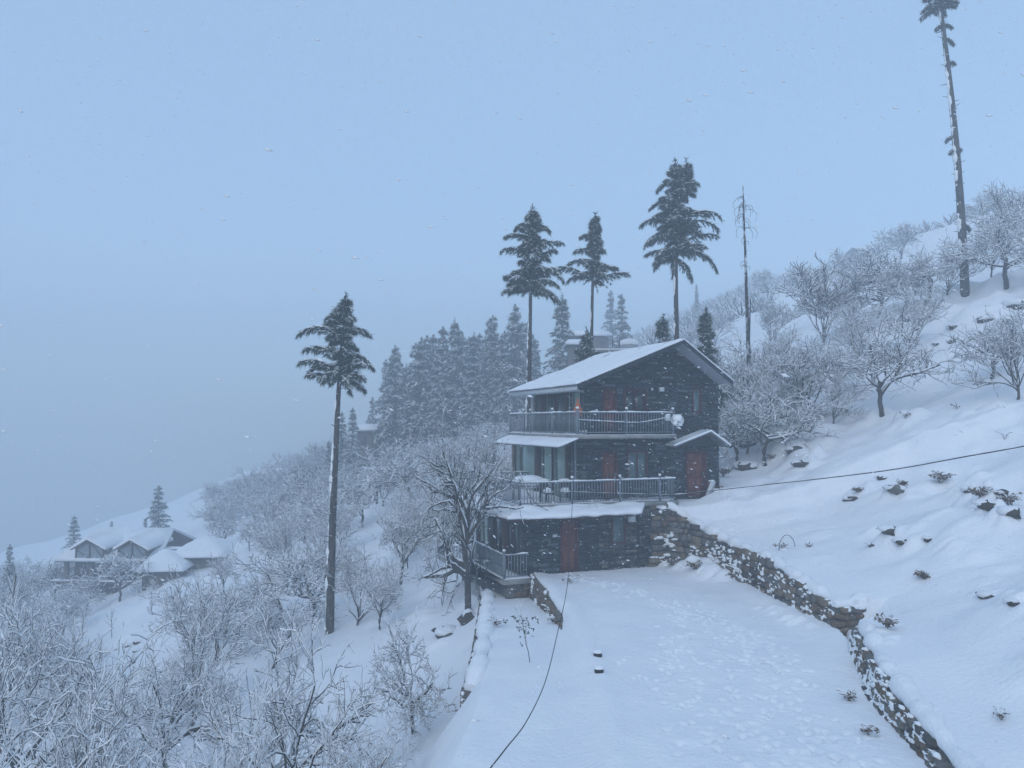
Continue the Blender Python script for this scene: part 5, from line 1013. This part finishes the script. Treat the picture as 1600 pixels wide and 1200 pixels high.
def simple_house(name, label, px, py, Y, Wm, Dm, Hm, rh, rz=0., z=None, nw=3, flat=False):
    x = at(px, 600, Y).x; z = at(px, py, Y).z if z is None else z      # py: the eave
    o = thing(name, label, 'house', (x, Y, z - Hm), rz); c = MB(); c.box((-Wm / 2 + .4, .4, -2), (Wm / 2 - .4, Dm - .4, Hm)); c.build('wall', HZW, o)
    for nm, th, dz, mt, e in (('roof', .12, 0., HZD, 0), ('roof_snow', .3, .122, SNOW, .05)):
        c = gable_roof(-Wm / 2 - e, Wm / 2 + e, -e, Dm / 2, Dm + e, Hm + dz, Hm + rh + dz, th, .5 if not flat else .1); c.build(nm, mt, o)
    for i in range(nw): a = -Wm / 2 + .9 + (Wm - 2.4) * i / max(1, nw - 1); c = MB(); c.box((a, .33, Hm * .35), (a + .7, .39, Hm * .8)); w_ = c.build('window', HZD, o); c = MB(); c.box((a + .08, .30, Hm * .4), (a + .62, .325, Hm * .75)); c.build('pane', GLASS, w_)
    return o
simple_house('hill_house', 'faint wide-roofed house highest on the ridge at the frame edge', 1572, 325, 150, 10, 7, 4.2, 1.3)
simple_house('hill_house', 'faint small house on the hazy ridge between the snag and the tall trunk', 1372, 390, 190, 9.0, 7, 3.2, 1.2)
simple_house('hill_house', 'hazy house with a flat gable beyond the thin tiered deodar', 922, 526, 104, 6.0, 6, 3.0, .8); simple_house('hill_house', 'small snow-roofed hut half hidden beside the dense standalone conifer', 906, 540, 84, 3.0, 4, 2.2, .5, nw=1)
simple_house('hill_house', 'snow-roofed hut at the valley end of the conifer wood', 575, 675, 98, 3.6, 4, 2.4, .6, nw=1); simple_house('hill_house', 'faint pink-walled hut on the fading slope', 430, 742, 125, 6, 5, 2.2, .6, nw=2)
# roofed neighbour with water tank behind the roof ridge
Yt = 56.; x = at(980, 600, Yt).x; zt = at(980, 549, Yt).z; o = thing('flat_roofed_block', 'plain flat-roofed block hidden behind the slate house roof', 'house', (x, Yt, g(x, Yt) - .3)); Hb = zt - g(x, Yt) + .3
c = MB(); c.box((-2.6, -.8, 0), (2.6, 5, Hb - .15)); c.build('wall', CONC, o); c = MB(); c.box((-2.8, -1, Hb - .148), (2.8, 5.2, Hb)); c.build('roof', CONC, o); c = MB(); c.box((-2.75, -.95, Hb + .001), (2.75, 5.1, Hb + .13)); c.build('snow', SNOW, o)
t_ = thing('water_tank', 'pale round water tank with a thick dome of snow above the roof line', 'water tank', (x + .25, Yt + .6, zt + .12))
c = MB(); q = 20; prof = ((.66, 0), (.70, .1), (.70, .42), (.64, .5)); V = [(r * math.cos(6.2832 * j / q), r * math.sin(6.2832 * j / q), z) for r, z in prof for j in range(q)]; c.add(V, [(l * q + j, l * q + (j + 1) % q, l * q + q + (j + 1) % q, l * q + q + j) for l in range(3) for j in range(q)], [(0, j + 1, j) for j in range(1, q - 1)]); c.build('tank', mat('tank_plastic', (.30, .32, .34), .6), t_, True)
c = MB(); c.blob((0, 0, .52), (.74, .74, .36), seed=1, rough=.02, seg=20, rings=10); c.build('snow', SNOW, t_, True)
for px, top, lab in ((957, 524, 'thin bare pole standing on the flat roof, farther from the tank'), (968, 528, 'thin bare pole standing on the flat roof, next to the tank')):
    p = at(px, 551, Yt - .2); o = thing('roof_pole', lab, 'pole', (p.x, p.y, zt)); c = MB(); c.tube([(0, 0, 0), (.01, 0, at(px, top, Yt).z - zt)], (.035, .028), 5); c.build('shaft', WOOD, o)

# ------------------------------------------------------------------ rocks, ledges, dry plants
def rockmesh(seed, rough=.3):
    c = MB(); c.blob((0, 0, 0), (.5, .5, .5), seed=seed, rough=rough, seg=9, rings=7); return c
RK = [rockmesh(300 + i).mesh('rock', m) for i, m in enumerate((CRUST, STONES[2], STONES[0], CRUST))]
RSN = [rockmesh(310 + i, .12).mesh('snow', SNOW, True) for i in range(4)]
def rock(label, x, y, r, h=None, rz=0., cover=.95, sink=.25, group=None, name='rock'):
    z = g(x, y); h = r * .8 if h is None else h; o = thing(name, label, 'rock', (x, y, z), rz, group); i = int(trng.integers(4))
    a = link('stone', RK[i], o); a.scale = (2 * r, 1.3 * r, 2 * h); a.location = (0, 0, h * (.5 - sink)); a.rotation_euler = (.1, .15, trng.random() * 6)
    s = link('snow', RSN[i], o); s.scale = (2.3 * r * cover, 1.9 * r * cover, 1.5 * h); s.location = (.0, .30 * r, h * (.88 - sink) if cover > .6 else h * (1.05 - sink)); s.rotation_euler = (0, 0, trng.random() * 6)
    return o
RL = [(1455, 490, .55, 'dark rock in the broken ledge nearest the tall trunk'), (1435, 512, .6, 'snow-capped rock low in the broken ledge'), (1490, 508, .6, 'dark overhung rock in the middle of the ledge'), (1540, 497, .7, 'brown ledge rock below the tall trunk'), (1588, 475, 1.1, 'largest brown earth bank at the frame edge, thick snow on top'), (1570, 500, .7, 'dark ledge rock under the largest earth bank'), (1415, 502, .45, 'small rock at the foot of the slanting ridge tree'), (1488, 530, .45, 'lone dark-holed rock below the ledge'), (1462, 537, .35, 'small dark rock peeking out below the ledge'),
      (1378, 745, .28, 'small round dark rock right under the long wire'), (1330, 778, .35, 'crescent of dark rock on the slope below the wire'), (1400, 768, .5, 'wide twig-strewn rock ledge below the wire'), (1388, 828, .42, 'dark slit of rock mid-slope'), (1410, 845, .3, 'smaller dark rock just below the mid-slope slit'), (1450, 842, .28, 'half-buried rock beside the mid-slope slit'), (1542, 930, .32, 'dark rock pocket, first of two low on the slope'), (1582, 942, .26, 'dark rock pocket nearest the frame edge low on the slope'), (1362, 852, .2, 'tiny rock showing through smooth snow above the yard wall'),
      (1250, 722, .5, 'rocky lump above the side door terrace'), (1240, 700, .5, 'upper rocky lump above the side door terrace'), (1172, 690, .7, 'snow-capped dark rock beside the house corner'), (1168, 728, .8, 'big snow-hooded boulder next to the side door'), (1205, 640, .5, 'dark gap of rock under the low frosted trees'), (1290, 645, .4, 'rock at the foot of the dense frosted bush-tree'), (1325, 640, .35, 'rock between the two open-slope trees'),
      (1540, 790, .45, 'twiggy rock in the tangled patch near the frame edge'), (1580, 800, .5, 'dark rock in the tangled patch at the frame edge'), (1515, 765, .4, 'upper rock of the tangled patch'), (1562, 770, .35, 'small rock in the middle of the tangled patch'), (742, 952, .55, 'dark rugged boulder with snow crust at the foot of the large bare tree'), (715, 968, .7, 'dark lower lump beside the rugged boulder'), (215, 1005, .4, 'brown stone heaped in the clearing below the dormered house'), (200, 1010, .4, 'grey stone in the clearing beside the brown one'), (212, 1018, .35, 'lowest stone of the clearing heap')]
for px, py, r, lab in RL:
    p = hit(px, py + 4, 16) if px > 900 else hit(px, py, 24)
    if px in (742, 715): p = Vector((-1.75 - (.9 if px == 715 else 0), 31.2, 0))
    rock(lab, p.x, p.y, r * (.75 if px < 900 or px > 1420 else .9), h=r * (.42 if px != 742 else .6), sink=.5, cover=.95 if px != 742 else .55)
def dry_clump(label, x, y, h, n=26, seed=0, spread=.7, leaf=.3, snow=.8, cat='plant', name='dry_plant'):
    gg = np.random.default_rng(seed); z = g(x, y); o = thing(name, label, cat, (x, y, z)); a = gg.random(n) * 6.28; l = h * (.5 + .6 * gg.random(n)); Q = np.zeros((n, 5, 3))
    for k in range(1, 5): Q[:, k] = Q[:, k - 1] + np.stack([np.cos(a) * spread * k * .33, np.sin(a) * spread * k * .33, 1.15 - k * .26 + 0 * a], -1) * (l / 4)[:, None] + gg.normal(size=(n, 3)) * l[:, None] * .04
    RR = np.broadcast_to(np.linspace(.013, .006, 5), (n, 5)); v, f = tubes(Q, RR, 3)
    link('stems', mesh('stems', v, [(f, 0)], TWIG), o)
    P = Q[:, 2:].reshape(-1, 3); P = P[gg.random(len(P)) < leaf]
    if len(P): v, f = blades(gg, P, norm(gg.normal(size=P.shape)), np.full(len(P), .11), .03, 3, .8, .2); link('leaves', mesh('leaves', v, [(f, 0)], LEAFD), o)
    v, f = snow_tubes(gg, Q, RR, .016 * snow, 4, keep=.8); link('snow', mesh('snow', v, [(f, 0)], SNOWT, True), o); return o
PL = [(1470, 760, .75, 'round leafy frosted bush alone on the slope below the wire', 60), (1443, 905, .35, 'low frosted plant pressed flat on the slope above the low wall', 30), (1565, 1128, .32, 'tiny curled dry plant near the frame corner', 14), (1387, 985, .5, 'twiggy plant in the gap between the two yard walls', 30), (1357, 1150, .3, 'flat dry weed lying on the trampled yard near the low wall', 22), (1325, 1095, .35, 'faint frosted weed beside the low wall', 20), (1495, 640, .5, 'thin weed sticking up on the open slope', 8), (1415, 655, .5, 'thin twigs beside the pale-trunked tree', 12), (1265, 855, .22, 'small curled weed next to the wire hoop', 14), (1220, 860, .4, 'snow-covered twig tuft above the long wall', 16), (1570, 690, .6, 'bare stalk on the slope close to the wire', 5),
      (1530, 780, .6, 'dry tangled shrub in the rocky patch', 50), (1575, 790, .6, 'dry tangled shrub at the frame edge', 46), (1340, 770, .35, 'dry tuft by the crescent rock', 26), (1410, 760, .35, 'dry tuft on the twig-strewn ledge', 30), (1130, 745, .8, 'snow-matted shrub squeezed between the house and the bank', 70), (1160, 655, 1.2, 'tangled frosted bramble behind the house corner', 90), (1205, 720, .5, 'twigs on the bank above the side door', 30),
      (893, 912, .55, 'bare forked twigs poking through the yard snow near the deck', 9), (868, 975, .42, 'leafy tuft at the foot of the brown stone edging', 26), (862, 962, .5, 'tall thin stalk against the brown stone edging', 6), (1050, 885, .5, 'snow-buried shrub heap at the foot of the long wall', 60), (1150, 905, .4, 'snow-covered weeds at the foot of the long wall', 40), (1085, 890, .5, 'snowy creeper mound below the long wall', 50), (775, 980, .5, 'icy roots hanging on the rough terrace wall', 20), (770, 880, .5, 'frosted twigs under the lower deck', 20)]
for i, (px, py, h, lab, n) in enumerate(PL):
    p = hit(px, py, 12); dry_clump(lab, p.x, p.y, h, n, i, leaf=.5 if n > 25 else .15, cat='plant' if n < 45 else 'shrub', name='dry_plant' if n < 45 else 'dry_shrub')
p = hit(829, 1036, 14); A_, B_, C_, h_ = VAR['sapling'][1]; o = thing('young_tree', 'thin leaning sapling with a few green leaves on the narrow snow terrace', 'tree', p, 1.2)
for nm, me in (('trunk', A_), ('crown', B_), ('snow', C_)): q = link(nm, me, o); q.scale = (.36, .36, .74)
o.rotation_euler = (R(4), R(-10), .4); gg = np.random.default_rng(5); P = np.stack([gg.normal(size=32) * .22, gg.normal(size=32) * .22, .75 + .6 * gg.random(32)], -1); v, f = blades(gg, P, norm(gg.normal(size=P.shape)), np.full(32, .10), .026, 2, .6, .4); q = link('leaves', mesh('leaves', v, [(f, 0)], NEEDLE), o)
# two snow-capped pots sunk in the yard, hoop, post
for i, (px, py) in enumerate(((934, 1026), (936, 1052))):
    p = hit(px, py, 12); o = thing('sunken_pot', ['dark pot almost buried in the yard snow, the one closer to the house', 'dark pot almost buried in the yard snow, the one farther from the house'][i], 'pot', p)
    c = MB(); c.tube([(0, 0, -.1), (0, 0, -.05), (0, 0, .05), (0, 0, .07)], (.09, .11, .12, .11), 12); c.build('pot', DARK, o); c = MB(); c.blob((0, .05, .10), (.15, .15, .06), seed=i, rough=.06, seg=12, rings=7); c.build('snow', SNOW, o, True)
p = hit(1226, 860, 14); o = thing('wire_hoop', 'thin bent wire hoop sticking out of the snow above the long wall', 'hoop', p); c = MB(); c.tube([(.32 * math.cos(a) + .1, 0, .62 * math.sin(a) - .05) for a in np.linspace(0.3, 3.1, 12)], .012, 5); c.build('hoop', CABLE, o); c = MB(); c.blob((0, .1, 0), (.16, .14, .09), seed=4); c.build('snow', SNOW, o, True)
Yp = 42; p = at(15, 946, Yp); q = at(25, 899, Yp); o = thing('leaning_post', 'thin leaning post in front of the grey layered conifer', 'post', p); c = MB(); c.tube([(0, 0, -1.2), (q.x - p.x, 0, q.z - p.z)], .045, 6); c.build('shaft', WOOD, o)
# shelter with snow cap on the orchard slope
p = at(583, 765, 70); o = thing('garden_shelter', 'little post shelter with a round cap of snow among the orchard trees', 'shelter', (p.x, 70, p.z - .8)); 
for dx in (-.35, .35):
    for dy in (-.3, .3): c = MB(); c.box((dx - .05, dy - .05, -.5), (dx + .05, dy + .05, 1.5)); c.build('post', HZD, o)
c = MB(); c.box((-.5, -.45, 1.5), (.5, .45, 1.6)); c.build('roof', HZD, o); c = MB(); c.blob((0, 0, 1.62), (.6, .5, .42), seed=3, rough=.06, seg=12, rings=8); c.build('snow', SNOW, o, True)

# ------------------------------------------------------------------ wires
cable('power_cable', 'thick snowy cable sagging from the middle deck railing across the slope', [at(870, 768, 34.2), at(960, 771, 34.9), at(1050, 773, 35.6), at(1105, 767.5, 36), at(1200, 757, 33), at(1300, 746, 30), at(1400, 733, 27.5), at(1500, 715, 25), at(1600, 697, 23), at(1760, 664, 20.5)], .020)
cable('black_cable', 'slack black cable running from the house corner over the narrow terrace', [at(900, 690, 33.05), at(897, 740, 32), at(893, 810, 29.5), at(889, 880, 26.5), at(885, 925, 24), at(872, 985, 21), at(853, 1062, 17.5), at(824, 1125, 14.5), at(790, 1170, 12), at(755, 1215, 10.3), at(700, 1290, 8)], .0105, snow=False)
cable('thin_wire', 'thin pale wire slanting over the open snow beside the tall bare trunk', [at(516, 1030, 36.8), at(560, 975, 38), at(610, 905, 41), at(660, 838, 44)], .010, STEEL, snow=False)
cable('thin_wire', 'thin cable drooping from the middle deck onto the apron snow', [at_uv(822, 765, .1), at_uv(836, 785, -.25), at_uv(855, 797, -.6), at_uv(876, 802, -.85)], .013, snow=False)

# ------------------------------------------------------------------ falling snow
gg = np.random.default_rng(12); n = 56000; Pn = np.stack([-30 + 60 * gg.random(n), 2.2 + 33 * gg.random(n), -9.5 + 27 * gg.random(n)], -1)
u = (Pn[:, 0] - HO.x) * CA + (Pn[:, 1] - HO.y) * SA; v = -(Pn[:, 0] - HO.x) * SA + (Pn[:, 1] - HO.y) * CA; Pn = Pn[(v < -1.3) | (u < -4.8)]; Pn = Pn[Pn[:, 2] > G(Pn[:, 0], Pn[:, 1]) + .1]; n = len(Pn)
a = norm(np.stack([1 + .25 * gg.normal(size=n), .3 * gg.normal(size=n), -.35 + .25 * gg.normal(size=n)], -1)); b = norm(np.cross(a, gg.normal(size=(n, 3)))); c_ = np.cross(a, b); s_ = (.0042 + .0072 * gg.random(n) ** 1.6)[:, None]; dist = np.linalg.norm(Pn, axis=1)[:, None]; s_ = np.where(dist < 6, s_ * .7, s_)
V = np.stack([Pn + a * s_ * 3.2, Pn - a * s_ * 2.6, Pn + b * s_, Pn - b * s_, Pn + c_ * s_, Pn - c_ * s_], 1).reshape(-1, 3); base_ = np.arange(n)[:, None, None] * 6
tri = np.array([(0, 2, 4), (0, 4, 3), (0, 3, 5), (0, 5, 2), (1, 4, 2), (1, 3, 4), (1, 5, 3), (1, 2, 5)])[None]; tag(link('falling_snow', mesh('falling_snow', V, [((base_ + tri).reshape(-1, 3), 0)], FLAKE, True)), kind='stuff', label='small wind-driven snowflakes filling the air')
